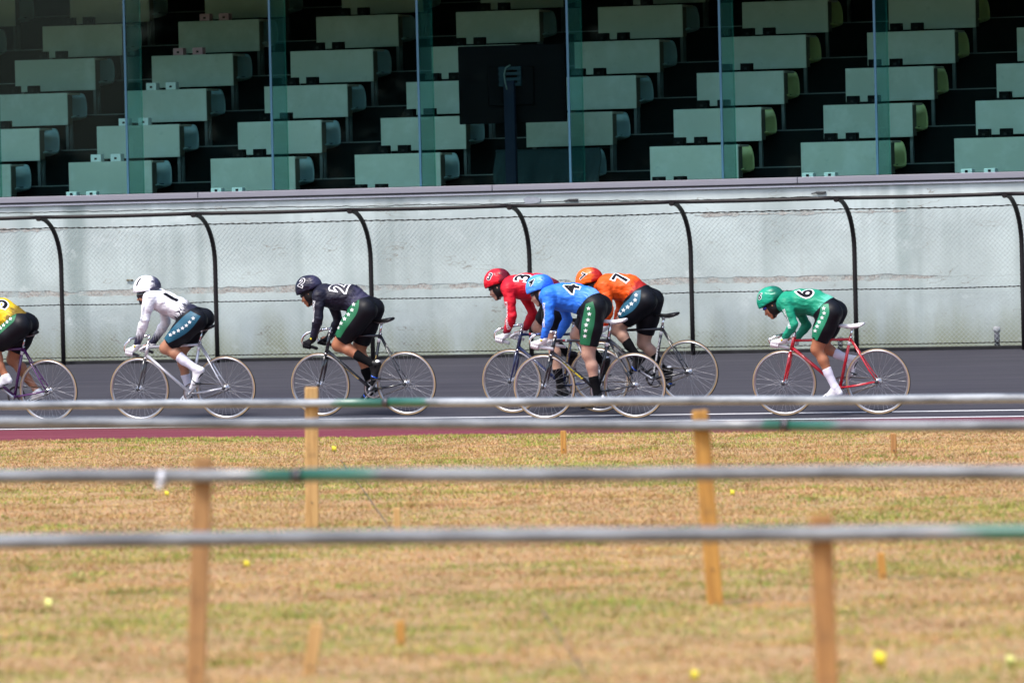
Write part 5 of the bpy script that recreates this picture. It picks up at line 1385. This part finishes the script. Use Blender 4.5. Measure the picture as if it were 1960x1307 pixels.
R[1] = dict(contact=(270.6, 805), crop=1, yaw=1.5, bike=dict(paint=PNT['silver'], fork=PNT['grey'], zc=.800, zh=.795, zst=.893, sz=.982, sx=.885, crank=math.radians(42), saddle=M['black'], spin=(.2, .9), end=.08, flag=False,
      marks=((.30, .52, 'seat', M['gold']),), label='silver track bicycle with a dark fork, ridden by the rider in white', grip=M['steel_dark']),
  n=1, num='1', label='cyclist in white jersey with number 1 and teal starred shorts', num_out=None, torso=[(430, 300, 66), (515, 322, 80), (620, 370, 80), (728, 435, 86), (772, 462, 78)],
  shoulder=(388, 290), elbow=(358, 455), wrist=(303, 650), hand=(246, 716), elbow_far=(522, 475), wrist_far=(430, 640), hip=(765, 462), knee=(520, 678), knee_far=(628, 712), ankle=(755, 848), heel=(800, 850), toe=(706, 985),
  ankle_far=(697, 990), heel_far=(735, 1030), toe_far=(610, 1110), brim=(368, 222), pitch=8, turn=14, waist_cut=((798, 352), (608, 470)), hem=(.86, .72), skin=SK_MID, num_at=(565, 292), num_b=.05, num_h=.21, num_tilt=.15,
  hnum_at=(302, 165), hn=(-.62, -.75, .2), hnum_h=.135, htilt=.08, sleeve=((330, 480), (345, 340)), sleeve_m=M['print_grey'], glove=M['glove_white'], badge=True, sock=M['sock_white'], sock_t=(.42, .62), shoe=M['white'], mask=True,
  band=([(715, 390), (665, 425), (610, 480), (555, 540), (503, 598)], [(792, 430), (745, 500), (690, 556), (620, 600), (542, 640)]), bandm=M['teal'], stars=[(735, 447), (708, 476), (682, 502), (652, 523), (620, 542), (586, 558), (558, 575)], thigh=.97, belly=.9)
R[2] = dict(contact=(616.5, 797), crop=2, yaw=-1, bike=dict(paint=PNT['black'], zc=.843, zh=.862, zst=.917, sz=1.010, sx=.875, crank=math.radians(46), saddle=M['black'], spin=(.6, .1), end=.09, grip=M['black'],
      marks=((.18, .72, 'down', M['gold']), (.25, .55, 'stay', M['gold']), (.36, .62, 'seat', M['gold'])), label='black track bicycle with gold script, ridden by the rider in charcoal'),
  n=2, num='2', label='cyclist in charcoal jersey with white outlined number 2 and green starred shorts', num_in=FB[2], torso=[(330, 268, 82), (430, 280, 95), (540, 288, 98), (630, 355, 98), (668, 375, 94)],
  shoulder=(283, 275), elbow=(285, 440), wrist=(240, 605), hand=(204, 658), elbow_far=(440, 470), wrist_far=(372, 590), hip=(655, 385), knee=(440, 655), knee_far=(600, 690), ankle=(735, 815), heel=(772, 800), toe=(705, 960),
  ankle_far=(700, 985), heel_far=(735, 1020), toe_far=(610, 1100), brim=(204, 222), pitch=21, turn=4, waist_cut=((705, 270), (470, 440)), hem=(.86, .85), skin=SK_TAN, num_at=(455, 216), num_h=.24, hnum_at=(153, 172), hnum_h=.14, hn=(-.5, -.8, .35),
  sleeve=((238, 475), (240, 310)), glove=M['glove_black'], badge=True, sock=M['sock_black'], sock_t=(.50, .52), shoe=M['black'], strap=paint('blue_strap', (.01, .10, .6)), heelcup=True,
  band=([(558, 292), (535, 340), (500, 400), (460, 450), (430, 520), (412, 588)], [(603, 292), (602, 360), (580, 420), (535, 480), (490, 540), (457, 598)]), bandm=M['green'], stars=[(560, 338), (548, 382), (520, 417), (490, 451), (463, 485), (440, 519)], star=18, thigh=1.05)
R[3] = dict(contact=(983, 791), crop=3, yaw=-2.5, bike=dict(paint=PNT['navy'], zc=.82, zh=.838, zst=.917, sz=.975, sx=.895, crank=math.radians(253), saddle=M['black'], spin=(.3, .5), end=.08, flag=True, dark_ring=True,
      text=((.16, .66, 'down', 'BRIDGESTONE', M['print_white'], .022, .02), (.22, .80, 'seat', 'BRIDGESTONE', M['gold'], .022, .02)), label='navy blue track bicycle ridden by the rider in red'),
  n=3, num='3', label='cyclist in red jersey and helmet with number 3, partly behind the blue rider', torso=[(322, 238, 80), (420, 232, 95), (520, 235, 95), (605, 268, 95), (650, 300, 92)],
  shoulder=(288, 248), elbow=(318, 455), wrist=(268, 598), hand=(232, 635), elbow_far=(478, 440), wrist_far=(398, 580), hip=(665, 310), knee=(610, 620), knee_far=(515, 540), ankle=(725, 960), heel=(760, 1010), toe=(640, 1060),
  ankle_far=(745, 735), heel_far=(790, 745), toe_far=(720, 880), brim=(202, 205), pitch=20, turn=6, waist_cut=((692, 212), (545, 350)), hem=(.80, .86), skin=SK_PALE, num_at=(415, 190), num_h=.22, hnum_at=(150, 160), hn=(-.5, -.8, .35),
  sleeve=((284, 560), (266, 345)), glove=M['glove_white'], glove_far=M['glove_white'], sock=M['sock_black'], sock_t=(.62, .52), shoe=M['black'], tail=True, belly=.8)
R[7] = dict(contact=(1321, 774), crop=4, yaw=-2.5, rear=True, bike=dict(paint=PNT['black'], zc=.795, zh=.80, zst=.87, sz=.945, sx=.905, crank=math.radians(149), saddle=M['black'], spin=(.8, .3), end=.09, dark_ring=True,
      text=((.10, .80, 'seat', 'BRIDGESTONE', M['print_white'], .024, .03), (.20, .75, 'down', 'BRIDGESTONE', M['print_white'], .024, .0)), label='black track bicycle with white lettering, ridden by the rider in orange'),
  n=7, num='7', label='cyclist in orange jersey and helmet with number 7, just right of the blue rider', torso=[(330, 222, 76), (405, 235, 95), (490, 245, 98), (575, 305, 100), (628, 340, 102)],
  shoulder=(300, 230), elbow=(340, 405), wrist=(300, 545), hand=(262, 590), elbow_far=(432, 400), wrist_far=(380, 530), hip=(620, 345), knee=(392, 552), knee_far=(600, 660), ankle=(580, 735), heel=(640, 765), toe=(545, 860),
  ankle_far=(790, 850), heel_far=(845, 865), toe_far=(815, 990), brim=(184, 196), pitch=16, turn=8, waist_cut=((632, 225), (480, 345)), hem=(.72, .78), skin=SK_PALE, num_at=(437, 180), num_h=.22, hnum_at=(145, 160), hn=(-.5, -.8, .35),
  glove=M['glove_white'], sock=M['sock_black'], sock_t=(.46, .45), shoe=M['black'], strap=paint('blue_strap_far', (.01, .10, .6)), heelcup=True,
  band=([(532, 268), (492, 325), (440, 372), (405, 420), (375, 470)], [(582, 258), (577, 345), (530, 410), (470, 450), (412, 476)]), bandm=M['teal'], stars=[(546, 298), (539, 335), (511, 363), (482, 388), (451, 411), (423, 437)], star=18)
R[4] = dict(contact=(1044.5, 803), crop=3, lean=2, yaw=1.5, bike=dict(paint=PNT['black'], zc=.811, zh=.824, zst=.898, sz=1.008, sx=.920, crank=math.radians(249), saddle=M['white'], spin=(.1, .7), end=.17, flag=True,
      text=((.22, .66, 'down', 'CHERUBIM', M['yellow'], .028, .05),), label='black track bicycle with yellow lettering and a white saddle, ridden by the rider in blue'),
  n=4, num='4', label='cyclist in blue jersey and helmet with number 4 and green starred shorts', torso=[(610, 308, 78), (690, 312, 98), (795, 318, 104), (900, 348, 106), (965, 388, 104)],
  shoulder=(590, 298), elbow=(600, 468), wrist=(552, 640), hand=(500, 682), elbow_far=(740, 480), wrist_far=(650, 640), hip=C43(235, 390), knee=C43(182, 745), knee_far=C43(95, 600), ankle=C43(290, 1040), heel=(1030, 1070), toe=(885, 1110),
  ankle_far=C43(345, 790), heel_far=C43(400, 785), toe_far=C43(365, 895), brim=(522, 250), pitch=19, turn=8, waist_cut=((993, 278), (848, 425)), hem=(.82, .80), skin=SK_PALE, num_at=(778, 268), num_h=.21, hnum_at=(464, 203), hn=(-.55, -.8, .35),
  sleeve=((556, 540), (552, 355)), glove=M['glove_white'], badge=True, sock=M['sock_black'], sock_t=(.55, .4), shoe=M['black'], heelcup=True,
  band=([C43(165, 362), C43(150, 420), C43(135, 500), C43(125, 590), C43(118, 668)], [C43(218, 345), C43(238, 420), C43(228, 520), C43(205, 610), C43(193, 678)]), bandm=M['green'], stars=[C43(186, 398), C43(192, 440), C43(182, 485), C43(168, 523), C43(163, 565), C43(158, 606)], star=18, ky=-.12)
R[6] = dict(contact=(1504, 796), crop=6, yaw=4, bike=dict(paint=PNT['red'], zc=.774, zh=.785, zst=.845, sz=.918, sx=.865, crank=math.radians(227), saddle=M['white'], spin=(.5, .2), end=.12, stem=.10,
      label='red track bicycle with a white saddle, ridden by the rider in green'),
  n=6, num='6', label='cyclist in green jersey and helmet with number 6, riding last on the right', torso=[(335, 262, 78), (440, 252, 96), (550, 256, 99), (660, 300, 98), (712, 338, 104)],
  shoulder=(318, 262), elbow=(390, 440), wrist=(300, 568), hand=(240, 608), elbow_far=(500, 450), wrist_far=(405, 580), hip=(710, 345), knee=(580, 645), knee_far=(615, 635), ankle=(722, 930), heel=(785, 985), toe=(575, 1035),
  ankle_far=(865, 745), heel_far=(935, 745), toe_far=(885, 860), brim=(194, 248), pitch=29, turn=4, waist_cut=((733, 214), (600, 355)), hem=(.78, .66), skin=SK_TAN, num_at=(490, 200), num_h=.22, hnum_at=(97, 205), hn=(-.75, -.6, .25), htilt=.1, hnum_h=.105,
  sleeve=((356, 470), (292, 315)), glove=M['glove_white'], badge=True, sock=M['sock_white'], sock_t=(.50, .48), shoe=M['white'], visor=M['visor_blue'],
  band=([(618, 275), (605, 350), (580, 420), (545, 480), (530, 558)], [(678, 268), (690, 340), (660, 420), (620, 500), (586, 571)]), bandm=M['mint'], stars=[(641, 307), (644, 346), (627, 384), (603, 420), (586, 456), (570, 492)], star=19, slim=.90, thigh=.92, belly=.8)
R[5] = dict(contact=(96.3, 808), crop=5, rear=True, bike=dict(paint=PNT['purple'], zc=.790, zh=.80, zst=.87, sz=.955, sx=.895, crank=math.radians(142), saddle=M['black'], spin=(.5, .4), end=.09, dark_ring=True, label='purple track bicycle at the left edge, ridden by the rider in yellow'),
  n=5, num='5', label='cyclist in yellow jersey with green starred shorts, cut off by the left edge', torso=[(-180, 245, 92), (-95, 250, 108), (15, 260, 112), (130, 335, 116), (200, 378, 126)],
  shoulder=(-215, 250), elbow=(-180, 450), wrist=(-225, 600), hand=(-275, 660), elbow_far=(-70, 440), wrist_far=(-140, 600), hip=(185, 395), knee=(-70, 615), knee_far=(115, 690), ankle=(70, 850), heel=(110, 895), toe=(-40, 935),
  ankle_far=(320, 960), heel_far=(385, 1000), toe_far=(270, 1050), brim=(-340, 210), pitch=16, waist_cut=((282, 258), (60, 400)), hem=(.80, .76), skin=SK_TAN, num_at=(8, 205), num_h=.22, hnum_at=(-390, 170),
  glove=M['glove_white'], sock=None, shoe=M['white'], band=([(95, 272), (40, 310), (-20, 350), (-80, 400)], [(152, 268), (130, 350), (60, 410), (0, 465)]), bandm=M['green'], stars=[(108, 294), (94, 328), (64, 357), (34, 385), (5, 412)], star=19)
ORDER = [5, 1, 2, 3, 7, 4, 6]
for k in ORDER:
    pr = R[k]
    fr = Frame(pr['contact'], pr['crop'], pr.get('yaw', 0), pr.get('lean', 4), pr.get('rear', False))
    pr['jersey'] = FB[k]; pr['jersey_h'] = FH[k]
    h_ = fr.L(*pr['hand'], -.193); pr['_hand'] = (h_.x, -.193, h_.z); pr['bike']['hand'] = (h_.x, h_.z - .002)
    b, ped, _ = bicycle(fr, pr['bike'])
    person(fr, pr, ped)
